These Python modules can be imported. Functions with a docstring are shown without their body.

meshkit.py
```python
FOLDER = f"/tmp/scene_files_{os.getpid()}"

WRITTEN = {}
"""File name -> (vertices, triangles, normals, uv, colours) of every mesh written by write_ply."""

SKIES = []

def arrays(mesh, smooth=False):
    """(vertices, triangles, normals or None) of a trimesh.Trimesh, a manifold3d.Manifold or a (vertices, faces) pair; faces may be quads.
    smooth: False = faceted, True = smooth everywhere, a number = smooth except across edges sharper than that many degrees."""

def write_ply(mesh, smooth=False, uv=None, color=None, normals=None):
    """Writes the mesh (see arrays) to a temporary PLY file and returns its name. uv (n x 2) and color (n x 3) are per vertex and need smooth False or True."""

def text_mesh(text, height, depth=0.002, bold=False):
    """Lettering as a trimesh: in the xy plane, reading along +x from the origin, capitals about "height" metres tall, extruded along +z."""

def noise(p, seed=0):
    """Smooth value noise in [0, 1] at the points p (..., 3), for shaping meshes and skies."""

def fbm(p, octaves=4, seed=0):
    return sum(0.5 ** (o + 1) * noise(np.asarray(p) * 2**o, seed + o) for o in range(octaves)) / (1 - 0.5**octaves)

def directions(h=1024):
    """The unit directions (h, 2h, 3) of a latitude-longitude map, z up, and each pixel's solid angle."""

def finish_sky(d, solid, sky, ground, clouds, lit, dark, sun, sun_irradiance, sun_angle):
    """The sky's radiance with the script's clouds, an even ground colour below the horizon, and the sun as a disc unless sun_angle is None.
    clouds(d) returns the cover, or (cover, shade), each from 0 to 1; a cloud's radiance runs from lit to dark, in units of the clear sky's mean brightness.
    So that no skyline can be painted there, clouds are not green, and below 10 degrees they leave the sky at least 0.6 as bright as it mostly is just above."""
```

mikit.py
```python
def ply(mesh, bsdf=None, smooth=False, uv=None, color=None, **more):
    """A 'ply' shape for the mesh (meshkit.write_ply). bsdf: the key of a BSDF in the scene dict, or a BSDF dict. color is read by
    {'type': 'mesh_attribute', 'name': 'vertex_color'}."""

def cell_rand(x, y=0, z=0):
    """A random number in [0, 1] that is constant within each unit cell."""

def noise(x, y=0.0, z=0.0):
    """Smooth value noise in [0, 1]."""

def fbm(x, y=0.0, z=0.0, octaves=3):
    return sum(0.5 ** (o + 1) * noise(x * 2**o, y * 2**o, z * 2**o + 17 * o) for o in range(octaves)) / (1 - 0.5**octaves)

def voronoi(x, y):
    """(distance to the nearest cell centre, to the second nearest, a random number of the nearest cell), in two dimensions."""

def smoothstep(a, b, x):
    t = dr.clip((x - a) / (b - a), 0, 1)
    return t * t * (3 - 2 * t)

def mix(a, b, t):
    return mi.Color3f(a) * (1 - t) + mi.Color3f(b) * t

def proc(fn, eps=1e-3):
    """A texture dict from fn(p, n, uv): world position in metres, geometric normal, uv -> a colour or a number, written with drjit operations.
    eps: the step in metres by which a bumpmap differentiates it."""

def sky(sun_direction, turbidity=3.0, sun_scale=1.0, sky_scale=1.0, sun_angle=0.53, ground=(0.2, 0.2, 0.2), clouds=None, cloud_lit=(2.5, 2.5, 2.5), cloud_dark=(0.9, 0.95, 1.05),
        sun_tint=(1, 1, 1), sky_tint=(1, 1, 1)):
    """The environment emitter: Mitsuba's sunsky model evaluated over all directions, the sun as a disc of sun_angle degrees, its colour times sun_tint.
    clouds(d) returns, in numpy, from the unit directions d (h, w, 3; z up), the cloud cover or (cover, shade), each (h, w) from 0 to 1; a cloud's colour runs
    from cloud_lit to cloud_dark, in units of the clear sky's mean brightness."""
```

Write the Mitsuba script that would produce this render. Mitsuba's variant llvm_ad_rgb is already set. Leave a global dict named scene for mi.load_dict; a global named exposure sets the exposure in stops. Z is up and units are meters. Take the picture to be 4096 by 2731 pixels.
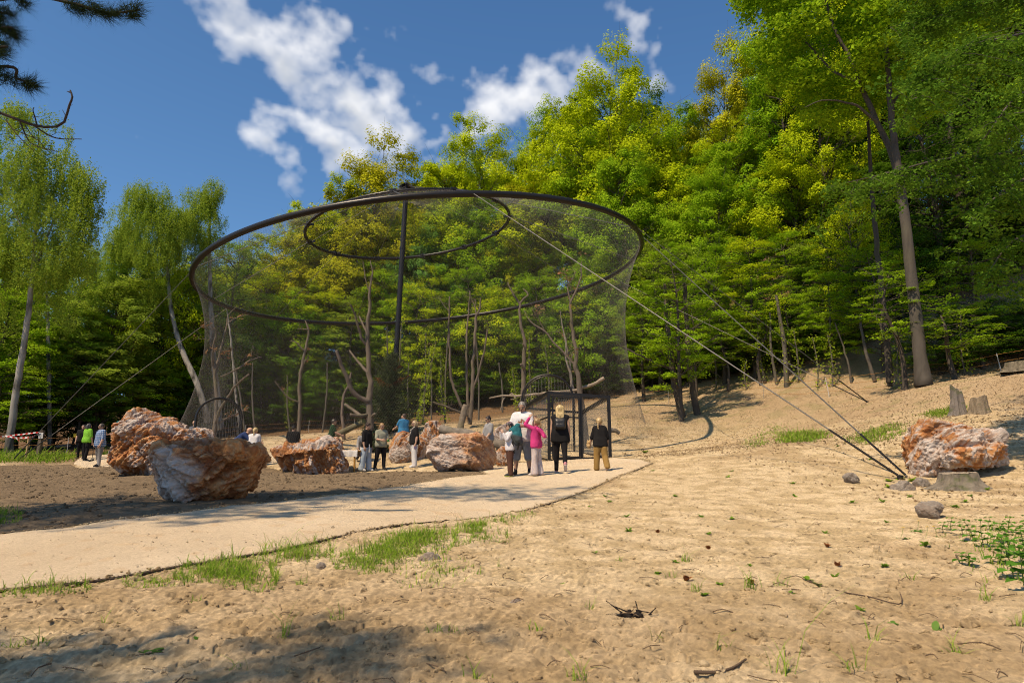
import math, random
import numpy as np
import trimesh
import manifold3d as m3
import drjit as dr
import mitsuba as mi
import mikit
import meshkit
from scipy.interpolate import RBFInterpolator, RegularGridInterpolator
from scipy.spatial import ConvexHull

# ---------------------------------------------------------------- camera, sky, exposure
T = mi.ScalarTransform4f
SW, SH = 4096, 2731            # the photograph's frame
FPX = 2450.0                   # focal length in its pixels
HOR = 1800.0                   # its horizon row
EYE = np.array([0.0, 0.0, 0.9])
PITCH = math.atan((HOR - SH / 2) / FPX)
scene, labels = {}, {}
scene['camera'] = {'type': 'thinlens', 'fov': math.degrees(2 * math.atan(SW / 2 / FPX)), 'fov_axis': 'x',
                   'to_world': T().look_at(origin=EYE.tolist(), target=[0, math.cos(PITCH), 0.9 + math.sin(PITCH)], up=[0, 0, 1]),
                   'aperture_radius': 0.0018, 'focus_distance': 18.0, 'near_clip': 0.05, 'far_clip': 2000.0}
exposure = 1.8
SUN = np.array([-0.48, -0.48, 1.0])

def at(u, v, Y):
    """The point at ground distance Y (metres along y) that the photograph shows at column u, row v."""
    xc, yc = (u - SW / 2) / FPX, (SH / 2 - v) / FPX
    yw = math.cos(PITCH) - math.sin(PITCH) * yc
    zw = math.sin(PITCH) + math.cos(PITCH) * yc
    return EYE + Y / yw * np.array([xc, yw, zw])

def clouds(d):
    az = np.degrees(np.arctan2(d[..., 0], d[..., 1]))
    el = np.degrees(np.arcsin(np.clip(d[..., 2], -1, 1)))
    wx = (meshkit.fbm(d * 11, 5, 3) - .5) * 13
    wy = (meshkit.fbm(d * 11, 5, 9) - .5) * 11
    fine = meshkit.fbm(d * 34, 5, 5)
    body = np.zeros(az.shape)
    under = np.zeros(az.shape)
    # broken cumulus (azimuth, elevation, half width, half height in degrees, strength) round the whole sky
    masses = [(70, 32, 14, 8, 1), (120, 25, 18, 9, 1), (-120, 30, 15, 8, 1), (-75, 38, 9, 5, .8), (160, 40, 12, 8, 1)]
    for u, v, w, h, s in ((960, 10, 120, 70, .8), (1060, 130, 140, 95, .95), (1220, 180, 160, 110, 1.05), (1370, 290, 150, 90, 1), (1480, 400, 170, 110, 1.05), (1630, 450, 100, 150, .95), (1350, 560, 210, 80, .95), (1150, 650, 80, 110, .75), (1430, 130, 80, 40, .42), (1590, 150, 60, 60, .36),
                          (2050, 440, 240, 110, 1.1), (1900, 540, 140, 90, 1), (2300, 330, 150, 80, .8), (2550, 120, 60, 140, .62), (2640, 260, 60, 130, .62), (3150, 260, 90, 90, .75)):
        q = at(u, v, 1.0) - EYE
        e = math.asin(q[2] / np.linalg.norm(q))
        masses.append((math.degrees(math.atan2(q[0], q[1])), math.degrees(e), w / 44 / math.cos(e), h / 44, s))
    for a, e, w, h, s in masses:
        q = ((az + wx - a) / w) ** 2 + ((el + wy - e) / h) ** 2
        body = np.maximum(body, s * np.exp(-q * .8))
        under = np.maximum(under, s * np.exp(-((az + wx * .7 - a - 1) / w) ** 2 - ((el + wy * .7 - e + h * .6) / h / .6) ** 2))
    cover = np.clip((body + (fine - .5) * 1.25 - .40) / .85, 0, 1)
    shade = np.clip(under * .85 + (fine - .5) * 1.4 - .3, 0, 1)
    return cover * .96, shade

scene['sky'] = mikit.sky(SUN.tolist(), turbidity=3.0, sun_scale=1.0, sky_scale=.98, clouds=clouds, cloud_lit=(3.7, 3.65, 3.6), cloud_dark=(1.7, 1.85, 2.1), ground=(.12, .1, .06), sky_tint=(.80, 1.04, 1.17), sun_tint=(1.06, 1.0, .9))

# ---------------------------------------------------------------- helpers
def nk(name):
    if name not in scene and not any(k.startswith(name + '__') for k in scene):
        return name
    i = 1
    while True:
        k = '%s_%03d' % (name, i)
        if k not in scene and not any(q.startswith(k + '__') for q in scene):
            return k
        i += 1
_cnt = {}
def key(name):
    """The next free key of this name."""
    n = _cnt.get(name, 0)
    _cnt[name] = n + 1
    return name if n == 0 else '%s_%03d' % (name, n)

def thing(name, label, cat=None, group=None, kind=None):
    k = key(name)
    labels[k] = {'label': label}
    if cat: labels[k]['category'] = cat
    if group: labels[k]['group'] = group
    if kind: labels[k]['kind'] = kind
    return k

def put(k, mesh, bsdf='vc', col=None, smooth=35, **more):
    """One entry of the scene. col: one colour or one per vertex (read by the vertex colour materials)."""
    if bsdf in ('vc', 'vcg', 'leaf', 'cloth', 'skin'):
        v, f = (np.array(mesh[0]), np.array(mesh[1])) if isinstance(mesh, tuple) else (np.array(mesh.vertices), np.array(mesh.faces))
        c = np.array(col if col is not None else (.5, .5, .5), float)
        if c.ndim == 1:
            c = np.tile(c, (len(v), 1))
        if bsdf != 'leaf':
            c = c * .75                       # all colours were picked for a lower exposure
        if smooth not in (False, True):
            smooth = True
        scene[k] = mikit.ply((v, f), bsdf, smooth=smooth, color=c, **more)
    else:
        scene[k] = mikit.ply(mesh, bsdf, smooth=smooth, **more)
    return k

def part(root, name, mesh, bsdf='vc', col=None, smooth=35, label=None, **more):
    k = key(root + '__' + name)
    if label: labels[k] = {'label': label}
    return put(k, mesh, bsdf, col, smooth, **more)

def tube(pts, rad, sides=6, caps=True):
    p = np.asarray(pts, float)
    r = np.broadcast_to(np.asarray(rad, float), (len(p),))
    t = np.gradient(p, axis=0)
    t /= np.linalg.norm(t, axis=1, keepdims=True) + 1e-12
    ref = np.array([0.31, 0.95, 0.07]) if abs(t[:, 1]).max() < .85 else np.array([1.0, .1, .3])
    a = np.cross(t, ref); a /= np.linalg.norm(a, axis=1, keepdims=True) + 1e-12
    b = np.cross(t, a)
    ang = np.arange(sides) * 2 * np.pi / sides
    v = (p[:, None] + r[:, None, None] * (np.cos(ang)[None, :, None] * a[:, None] + np.sin(ang)[None, :, None] * b[:, None])).reshape(-1, 3)
    i, j = np.meshgrid(np.arange(len(p) - 1), np.arange(sides), indexing='ij')
    q = np.stack([i * sides + j, i * sides + (j + 1) % sides, (i + 1) * sides + (j + 1) % sides, (i + 1) * sides + j], -1).reshape(-1, 4)
    f = np.vstack([q[:, [0, 1, 2]], q[:, [0, 2, 3]]])
    if caps:
        n = len(v)
        v = np.vstack([v, p[:1], p[-1:]])
        k = np.arange(sides); e = (len(p) - 1) * sides
        f = np.vstack([f, np.stack([(k + 1) % sides, k, k * 0 + n], 1), np.stack([e + k, e + (k + 1) % sides, k * 0 + n + 1], 1)])
    return v, f

def join(parts):
    vs, fs, n = [], [], 0
    for v, f in parts:
        vs.append(v); fs.append(np.asarray(f) + n); n += len(v)
    return np.vstack(vs), np.vstack(fs)

def spline(pts, n):
    """Catmull-Rom through points (any dimension)."""
    p = np.asarray(pts, float)
    if len(p) < 3:
        t = np.linspace(0, 1, n)[:, None]
        return p[0] * (1 - t) + p[-1] * t
    p = np.vstack([2 * p[0] - p[1], p, 2 * p[-1] - p[-2]])
    s = np.linspace(0, len(p) - 3 - 1e-9, n)
    i = s.astype(int); t = (s - i)[:, None]
    a, b, c, d = p[i], p[i + 1], p[i + 2], p[i + 3]
    return .5 * (2 * b + (c - a) * t + (2 * a - 5 * b + 4 * c - d) * t ** 2 + (3 * b - a - 3 * c + d) * t ** 3)

def box(x0, x1, y0, y1, z0, z1):
    m = trimesh.creation.box([x1 - x0, y1 - y0, z1 - z0])
    m.apply_translation([(x0 + x1) / 2, (y0 + y1) / 2, (z0 + z1) / 2])
    return np.array(m.vertices), np.array(m.faces)

def beam(a, b, w, h=None, up=(0, 0, 1)):
    """A square-section bar from a to b."""
    a, b = np.asarray(a, float), np.asarray(b, float)
    h = h or w
    t = b - a; L = np.linalg.norm(t); t = t / L
    s = np.cross(t, up)
    if np.linalg.norm(s) < 1e-3: s = np.cross(t, [0, 1, 0])
    s /= np.linalg.norm(s); q = np.cross(s, t)
    v, f = box(-w / 2, w / 2, 0, L, -h / 2, h / 2)
    return v[:, :1] * s + v[:, 1:2] * t + v[:, 2:] * q + a, f

# ---------------------------------------------------------------- materials
def VC(): return {'type': 'mesh_attribute', 'name': 'vertex_color'}
scene['vc'] = {'type': 'twosided', 'bsdf': {'type': 'principled', 'base_color': VC(), 'roughness': 0.85, 'specular': 0.3}}
scene['vcg'] = {'type': 'twosided', 'bsdf': {'type': 'principled', 'base_color': VC(), 'roughness': 0.42, 'specular': 0.5}}
scene['cloth'] = {'type': 'twosided', 'bsdf': {'type': 'principled', 'base_color': VC(), 'roughness': 0.9, 'specular': 0.1, 'sheen': 0.4}}
scene['skin'] = {'type': 'twosided', 'bsdf': {'type': 'principled', 'base_color': VC(), 'roughness': 0.5, 'specular': 0.4}}
scene['leaf'] = {'type': 'principledthin', 'base_color': VC(), 'roughness': 0.6, 'diff_trans': 0.7, 'eta': 1.25}
scene['steel'] = {'type': 'twosided', 'bsdf': {'type': 'principled', 'base_color': {'type': 'rgb', 'value': (.014, .0125, .012)}, 'roughness': 0.36, 'specular': 0.35}}
scene['cable'] = {'type': 'twosided', 'bsdf': {'type': 'principled', 'base_color': {'type': 'rgb', 'value': (.10, .098, .095)}, 'roughness': 0.5, 'metallic': 0.3}}
scene['wire'] = {'type': 'twosided', 'bsdf': {'type': 'principled', 'base_color': {'type': 'rgb', 'value': (.165, .16, .152)}, 'roughness': 0.5, 'specular': 0.5}}

def sm(a, b, x): return mikit.smoothstep(a, b, x)
def ground_col(p, n, uv):
    x, y, z = p.x, p.y, p.z
    big = mikit.fbm(x * .55, y * .55, 0.0, 3)
    mid = mikit.fbm(x * 4.1, y * 4.1, 3.0, 3)
    fine = mikit.noise(x * 42, y * 42, z * 20)
    grit = mikit.noise(x * 130, y * 130, 1.0)
    dirt = mikit.mix((.385, .292, .165), (.525, .415, .26), sm(.28, .72, mid))
    dirt = mikit.mix(dirt, mi.Color3f(.265, .178, .092), sm(.52, .75, big) * .5)
    dirt = dirt * (.72 + .56 * fine) * (.86 + .28 * grit)
    d1, d2, r = mikit.voronoi(x * 15, y * 15)
    e1, e2, r2 = mikit.voronoi(x * 31 + 7, y * 31)
    chip = mikit.mix((.29, .20, .115), (.46, .345, .215), r)
    litter = mikit.mix(chip * (.55 + .45 * sm(.02, .18, d2 - d1)), mikit.mix((.25, .17, .10), (.43, .315, .19), r2), .45)
    wild = mikit.fbm(x * 1.3, y * 1.3, 6.0, 3)
    ml = sm(1.1, 3.0, z + 1.6 * (mid - .5) + 1.2 * (big - .5)) * .8
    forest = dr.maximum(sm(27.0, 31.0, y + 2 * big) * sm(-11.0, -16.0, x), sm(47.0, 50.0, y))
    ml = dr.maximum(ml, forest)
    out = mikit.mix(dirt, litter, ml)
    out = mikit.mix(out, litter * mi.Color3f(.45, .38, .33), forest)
    moss = sm(.55, .68, wild) * ml * (1 - forest) * .35
    return mikit.mix(out, mi.Color3f(.13, .15, .04), moss) * .75
def ground_bump(p, n, uv):
    x, y = p.x, p.y
    return .012 * mikit.fbm(x * 26, y * 26, 0.0, 4) + .004 * mikit.noise(x * 7, y * 7, 2.0)
def soil_col(p, n, uv):
    a = mikit.fbm(p.x * 1.2, p.y * 1.2, 0.0, 3)
    f = mikit.noise(p.x * 40, p.y * 40, p.z * 40)
    g = mikit.noise(p.x * 13, p.y * 13, 4.0)
    c = mikit.mix((.148, .108, .067), (.212, .158, .098), a)
    return c * (.46 + .38 * f + .19 * g)
def soil_bump(p, n, uv):
    return .03 * mikit.fbm(p.x * 16, p.y * 16, 0.0, 4)
def path_col(p, n, uv):
    a = mikit.fbm(p.x * .8, p.y * .8, 0.0, 3)
    f = mikit.noise(p.x * 70, p.y * 70, 0.0)
    g = mikit.noise(p.x * 160, p.y * 160, 3.0)
    s = mikit.noise(p.x * 9 + p.y * 3, p.y * 4, 5.0)
    c = mikit.mix((.46, .365, .245), (.55, .455, .325), a)
    c = mikit.mix(c, mi.Color3f(.44, .31, .18), sm(.7, .9, s) * .4)
    return c * (.60 + .20 * f + .12 * g)
def path_bump(p, n, uv):
    return .006 * mikit.fbm(p.x * 60, p.y * 60, 0.0, 3) + .015 * mikit.noise(p.x * 5, p.y * 5, 0.0)
def bark_col(p, n, uv):
    a = mikit.fbm(p.x * 3, p.y * 3, p.z * 1.1, 3)
    r = mikit.noise(p.x * 26, p.y * 26, p.z * 4)
    c = mikit.mix((.095, .075, .058), (.23, .185, .145), a)
    c = mikit.mix(c, mi.Color3f(.10, .115, .05), sm(.6, .8, mikit.fbm(p.x * 1.5, p.y * 1.5, p.z * .8, 2)) * .5)
    return c * (.38 + .7 * r)
def bark_bump(p, n, uv):
    return .03 * mikit.fbm(p.x * 20, p.y * 20, p.z * 4, 3)
def surf(name, col, bump, rough=.92, eps=2e-3):
    scene[name] = {'type': 'twosided', 'bsdf': {'type': 'bumpmap', 'arbitrary': mikit.proc(bump, eps), 'scale': 1.0,
                   'bsdf': {'type': 'principled', 'base_color': mikit.proc(col), 'roughness': rough, 'specular': .2}}}
surf('ground_mat', ground_col, ground_bump)
surf('soil_mat', soil_col, soil_bump)
surf('path_mat', path_col, path_bump)
surf('bark', bark_col, bark_bump)

# ---------------------------------------------------------------- the lie of the land
_c = [at(*q) for q in ((820, 2005, 9.9), (2055, 1905, 15.2), (2110, 1895, 15.6), (2230, 1886, 15.9), (2405, 1881, 16.1), (2595, 1855, 17.5), (2320, 1838, 22.0), (2590, 1825, 25.5), (1480, 1886, 22.6), (1650, 1874, 22.8),
      (1850, 1887, 18.5), (1230, 1893, 21.5), (620, 1894, 18.0), (385, 1878, 26.3), (325, 1850, 28.5), (105, 1830, 29.0), (150, 1826, 30.0), (20, 1830, 31.0), (-400, 1835, 27), (0, 1818, 36.0), (500, 1818, 36), (0, 1805, 60.0),
      (3800, 1915, 13.0), (3850, 1965, 11.6), (3720, 2070, 8.6), (3560, 2110, 7.6), (3950, 2180, 6.3), (3900, 1645, 18.0), (4096, 1480, 29.0), (4400, 1440, 27), (4500, 1600, 18), (4500, 1850, 12), (3680, 1530, 26.0), (4010, 1515, 27.5),
      (3315, 1590, 32.0), (3055, 1590, 35.5), (2675, 1615, 40.0), (2735, 1685, 34.5), (3470, 1615, 28.0), (3230, 1745, 24.0), (3000, 1800, 18.0), (3300, 1860, 14.5), (2890, 1756, 30.5), (2700, 1800, 24.0), (2760, 1740, 31.0),
      (855, 1745, 29.5), (1200, 1745, 31.0), (1480, 1732, 29.0), (1870, 1690, 31.0), (1234, 1735, 50.0), (1415, 1740, 50.0), (1900, 1690, 48), (2250, 1660, 46), (2300, 1750, 29), (1000, 1740, 52), (700, 1760, 50), (450, 1790, 50))]
_c += [np.array(q, float) for q in ((0, 0, 0), (-3, 0, 0), (3, 0, .02), (0, 2.6, 0), (-2.2, 2.6, 0), (2.2, 2.6, .02), (-3.5, 4.2, 0), (3.6, 4.5, .02), (0, 5, .02), (-5, 7, .02), (1, 8, .06), (0, 11, .14), (-8, 13, .06), (-14, 20, .06), (0, -6, -.1), (-9, -4, -.05), (9, -3, .2), (12, 5, .5), (-12, 4, 0), (-30, 10, 0), (-20, -8, 0), (20, -8, 1.0), (25, 8, 4), (24, 20, 6.5), (30, 40, 13),
      (-40, 40, 1.2), (-40, 70, 3), (-60, 100, 6), (-25, 70, 5), (-8, 60, 6.0), (5, 58, 7.5), (18, 52, 8.0), (18, 75, 17), (0, 80, 13.0), (-15, 100, 18), (20, 100, 27), (40, 70, 22), (60, 100, 35), (60, 40, 20), (60, 0, 12), (-60, 0, 0), (-90, 60, 3), (90, 60, 34), (0, 130, 34), (-60, 130, 14), (60, 130, 46))]
_c = np.array(_c)
_rbf = RBFInterpolator(_c[:, :2], _c[:, 2], kernel='linear', smoothing=.01, neighbors=40)
_gx, _gy = np.arange(-90, 91, 1.0), np.arange(-16, 131, 1.0)
_gz = _rbf(np.stack(np.meshgrid(_gx, _gy, indexing='ij'), -1).reshape(-1, 2)).reshape(len(_gx), len(_gy))
from scipy.ndimage import gaussian_filter
_gz = gaussian_filter(_gz, .8)
_grid = RegularGridInterpolator((_gx, _gy), _gz, method='linear')
from scipy.interpolate import RectBivariateSpline
_bs = RectBivariateSpline(_gx, _gy, _gz, kx=2, ky=2)
def H(x, y):
    """The height of the land (before clods and grit)."""
    return _bs.ev(np.clip(x, -89.9, 89.9), np.clip(y, -15.9, 129.9))
def H1(x, y): return float(H(np.array([x]), np.array([y]))[0])
def gpt(u, v, y0=1.5, y1=70):
    """Where the ray of a pixel meets the land."""
    Y = np.geomspace(y0, y1, 1400)
    p = np.array([at(u, v, q) for q in Y])
    d = p[:, 2] - H(p[:, 0], p[:, 1])
    i = np.nonzero(d < 0)[0]
    if len(i) == 0: return p[-1]
    return p[max(i[0], 0)]
def on(u, v, Y):
    p = at(u, v, Y)
    p[2] = H1(p[0], p[1])
    return p

import shapely
from shapely.geometry import Polygon
from scipy.spatial import Delaunay
def W(px):
    return np.array([(gpt(*q) if len(q) == 2 else at(*q))[:2] for q in px])

PATH_FAR = [(-900, 2230), (-400, 2180), (0, 2133), (300, 2100), (610, 2064), (1219, 1994), (1567, 1950), (1829, 1907), (1960, 1889, 16.6)]
PATH_NEAR = [(2610, 1857, 17.4), (2560, 1875), (2438, 1924), (2264, 1994), (2003, 2064), (1567, 2107), (1115, 2203), (697, 2273), (383, 2328), (0, 2366), (-500, 2440), (-1100, 2520)]
path_far = spline(W(PATH_FAR), 260)
_q = np.column_stack([path_far, path_far[:, 0] * 0])
path_far[:-6] += ((np.stack([meshkit.fbm(_q * 2.2, 4, 5), meshkit.fbm(_q * 2.2, 4, 6)], 1) - .5) * .34)[:-6]
path_near = spline(W(PATH_NEAR), 70)
forecourt = W([(1930, 1872, 18.5), (1960, 1858, 20.5), (2080, 1846, 21.8), (2330, 1840, 22.1), (2460, 1842, 21.8), (2560, 1849, 19.5)])
path_poly = Polygon(np.vstack([path_far, forecourt, path_near])).buffer(.02)
lane_poly = Polygon(W([(285, 1853, 28), (365, 1881, 25.6), (620, 1889, 24.0), (1080, 1892, 22.6), (1140, 1868, 25), (620, 1850, 28.5), (450, 1842, 32), (330, 1845, 31)])).buffer(.6).buffer(-.6)
soil_poly = Polygon(np.vstack([path_far[:-12], W([(1990, 1880, 16.9), (1990, 1872, 18.2), (1850, 1884, 19.6), (1650, 1880, 21.6), (1450, 1892, 21.6), (1250, 1899, 20.9), (1080, 1893, 22.3), (620, 1890, 23.9), (450, 1884, 25.2), (365, 1882, 25.4), (285, 1854, 27.8), (150, 1851, 27.2), (0, 1853, 26.5), (-300, 1856, 25), (-700, 1862, 22), (-1200, 1900, 15), (-1400, 2000, 9), (-1150, 2180, 5.8)])])).buffer(0)
if soil_poly.geom_type != 'Polygon': soil_poly = max(soil_poly.geoms, key=lambda g: g.area)
soil_poly = soil_poly.difference(lane_poly.buffer(-.25)).difference(path_poly.buffer(-.12))
if soil_poly.geom_type != 'Polygon': soil_poly = max(soil_poly.geoms, key=lambda g: g.area)

from scipy.spatial import cKDTree
_r = np.random.default_rng(9)
_crust = cKDTree(np.column_stack([_r.uniform(-13, 13, 90000), _r.uniform(0, 15.2, 90000)]))
_cval, _ctilt = _r.uniform(-1, 1, 90000), _r.normal(size=(90000, 2))
def rough(x, y):
    """Clods, hollows and cracks of the bare earth, in metres."""
    P = np.stack([x, y, x * 0], -1)
    d = np.hypot(x, y)
    a = (meshkit.fbm(P * .9, 2, 11) - .5) * .05
    b = meshkit.fbm(P * 5.5, 3, 21)
    lump = np.clip(b - .6, 0, 1) * .07
    pit = -np.clip(.38 - meshkit.fbm(P * 6.1, 4, 31), 0, 1) * .12
    c = (meshkit.fbm(P * 24, 3, 41) - .5) * .024 - np.clip(.36 - meshkit.fbm(P * 13, 3, 43), 0, 1) * .10
    out = (a + lump + pit) * np.clip(1.4 - d / 60, .2, 1) + c * np.clip(1.3 - d / 14, 0, 1)
    near = (d < 15) & (y > .5)
    if near.any():                                                  # a dried crust, broken into flakes
        q = P[near][:, :2] + (np.stack([meshkit.fbm(P[near] * 9, 2, 61), meshkit.fbm(P[near] * 9, 2, 62)], 1) - .5) * .12
        k = _crust.query(q, k=2)
        e = np.clip((k[0][:, 1] - k[0][:, 0]) / .02, 0, 1)
        w = np.clip(1.5 - d[near] / 10, 0, 1) * np.clip(meshkit.fbm(P[near] * 1.6, 2, 63) * 2.4 - .6, 0, 1)
        tl = ((q - _crust.data[k[1][:, 0]]) * _ctilt[k[1][:, 0]]).sum(1)
        out[near] += w * (_cval[k[1][:, 0]] * .007 + tl * .09 - (1 - e) * .005)
    return out

def land(x, y):
    return H(x, y) + rough(x, y)

# the ground: one sheet from under the camera to the horizon, finest where the camera stands
ang = np.concatenate([np.linspace(-180, -48, 60)[:-1], np.linspace(-48, 48, 720), np.linspace(48, 180, 60)[1:]])
rad = np.concatenate([[.25], np.geomspace(.9, 34, 560), np.geomspace(35, 128, 110), [160, 260, 500]])
A, R = np.meshgrid(np.radians(ang), rad, indexing='ij')
gx, gy = R * np.sin(A), R * np.cos(A)
gz = land(gx, gy)
far = np.clip((R - 125) / 100, 0, 1)
for poly, deep in ((path_poly, .07), (soil_poly, .10), (lane_poly, .06)):
    ins = shapely.contains_xy(poly.buffer(-.06), gx, gy)
    gz = np.where(ins, H(gx, gy) - deep, gz)
n0, n1 = A.shape
i, j = np.meshgrid(np.arange(n0 - 1), np.arange(n1 - 1), indexing='ij')
q = np.stack([i * n1 + j, (i + 1) * n1 + j, (i + 1) * n1 + j + 1, i * n1 + j + 1], -1).reshape(-1, 4)
gv = np.stack([gx, gy, gz], -1).reshape(-1, 3)
labels['ground'] = {'label': 'dry bare earth and leaf litter rising to the wooded slope', 'kind': 'structure'}
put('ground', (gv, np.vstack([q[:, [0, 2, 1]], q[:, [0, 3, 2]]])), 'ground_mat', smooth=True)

def sheet(k, poly, step, zfun, mat, edge_drop, fine=None):
    x0, y0, x1, y1 = poly.bounds
    xs, ys = np.meshgrid(np.arange(x0, x1, step), np.arange(y0, y1, step))
    rng = np.random.default_rng(5)
    pts = np.stack([xs.ravel(), ys.ravel()], 1) + rng.uniform(-.3, .3, (xs.size, 2)) * step
    ring = poly.exterior
    pts = pts[shapely.contains_xy(poly.buffer(-.4 * step), pts[:, 0], pts[:, 1])]
    bd = np.array([ring.interpolate(s).coords[0] for s in np.arange(0, ring.length, step * .8)])
    P = np.vstack([pts, bd])
    tri = Delaunay(P).simplices
    c = P[tri].mean(1)
    tri = tri[shapely.contains_xy(poly, c[:, 0], c[:, 1])]
    z = zfun(P[:, 0], P[:, 1])
    z[len(pts):] -= edge_drop
    v = np.column_stack([P, z])
    a = v[tri]
    flip = np.cross(a[:, 1] - a[:, 0], a[:, 2] - a[:, 0])[:, 2] < 0
    tri[flip] = tri[flip][:, ::-1]
    return put(k, (v, tri), mat, smooth=True)

def zpath(x, y):
    P = np.stack([x, y, x * 0], -1)
    return H(x, y) + .012 + (meshkit.fbm(P * 1.2, 3, 3) - .5) * .03 + (meshkit.fbm(P * 9, 2, 4) - .5) * .012
def zsoil(x, y):
    P = np.stack([x, y, x * 0], -1)
    e = np.clip(shapely.distance(soil_poly.exterior, shapely.points(x, y)) / .5, 0, 1)
    return H(x, y) - .03 + e * (.05 + (meshkit.fbm(P * .9, 3, 7) - .4) * .10 + (meshkit.fbm(P * 4.5, 4, 8) - .5) * .075)
labels['path'] = {'label': 'pale crushed stone path curving to the gate', 'kind': 'structure'}
sheet('path', path_poly, .09, zpath, 'path_mat', .03)
labels['lane'] = {'label': 'pale stone path running behind the big rocks at left', 'kind': 'structure'}
sheet('lane', lane_poly, .2, zpath, 'path_mat', .03)
labels['soil'] = {'label': 'dark raked soil bed between path and rocks', 'kind': 'structure'}
sheet('soil', soil_poly, .085, zsoil, 'soil_mat', .05)

# dark edging strip that holds the near side of the path
e = path_near
ez = H(e[:, 0], e[:, 1]) + .004
t = thing('path_edging', 'thin dark edging strip along the near side of the pale path', 'edging')
put(t, tube(np.column_stack([e, ez]), .014, 4), 'vc', (.09, .065, .045))

def icos(n):
    m = trimesh.creation.icosphere(subdivisions=n)
    return np.array(m.vertices), np.array(m.faces)
_ICO = {n: icos(n) for n in (1, 4)}

# loose clods on the soil bed and the slope: nobody could count them
def scatter_bits(n, where, size, rng, squash=.7):
    v0, f0 = _ICO[1]
    vs, fs = [], []
    for k, (x, y, z) in enumerate(where[:n]):
        s = size * rng.lognormal(0, .55)
        v = v0 * rng.uniform(.6, 1.15, (len(v0), 1)) * np.array([1, rng.uniform(.6, 1), squash]) * s
        a = rng.uniform(0, 6.3)
        v = v @ np.array([[math.cos(a), -math.sin(a), 0], [math.sin(a), math.cos(a), 0], [0, 0, 1]])
        vs.append(v + [x, y, z + s * .12]); fs.append(f0 + k * len(v0))
    return np.vstack(vs), np.vstack(fs)
rng = np.random.default_rng(12)
def scatter_pts(poly, n, rng, near=0.0):
    x0, y0, x1, y1 = poly.bounds
    P = np.column_stack([rng.uniform(x0, x1, n * 6), y0 + (y1 - y0) * rng.uniform(0, 1, n * 6) ** (1 + near)])
    return P[shapely.contains_xy(poly, P[:, 0], P[:, 1])][:n]
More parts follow.
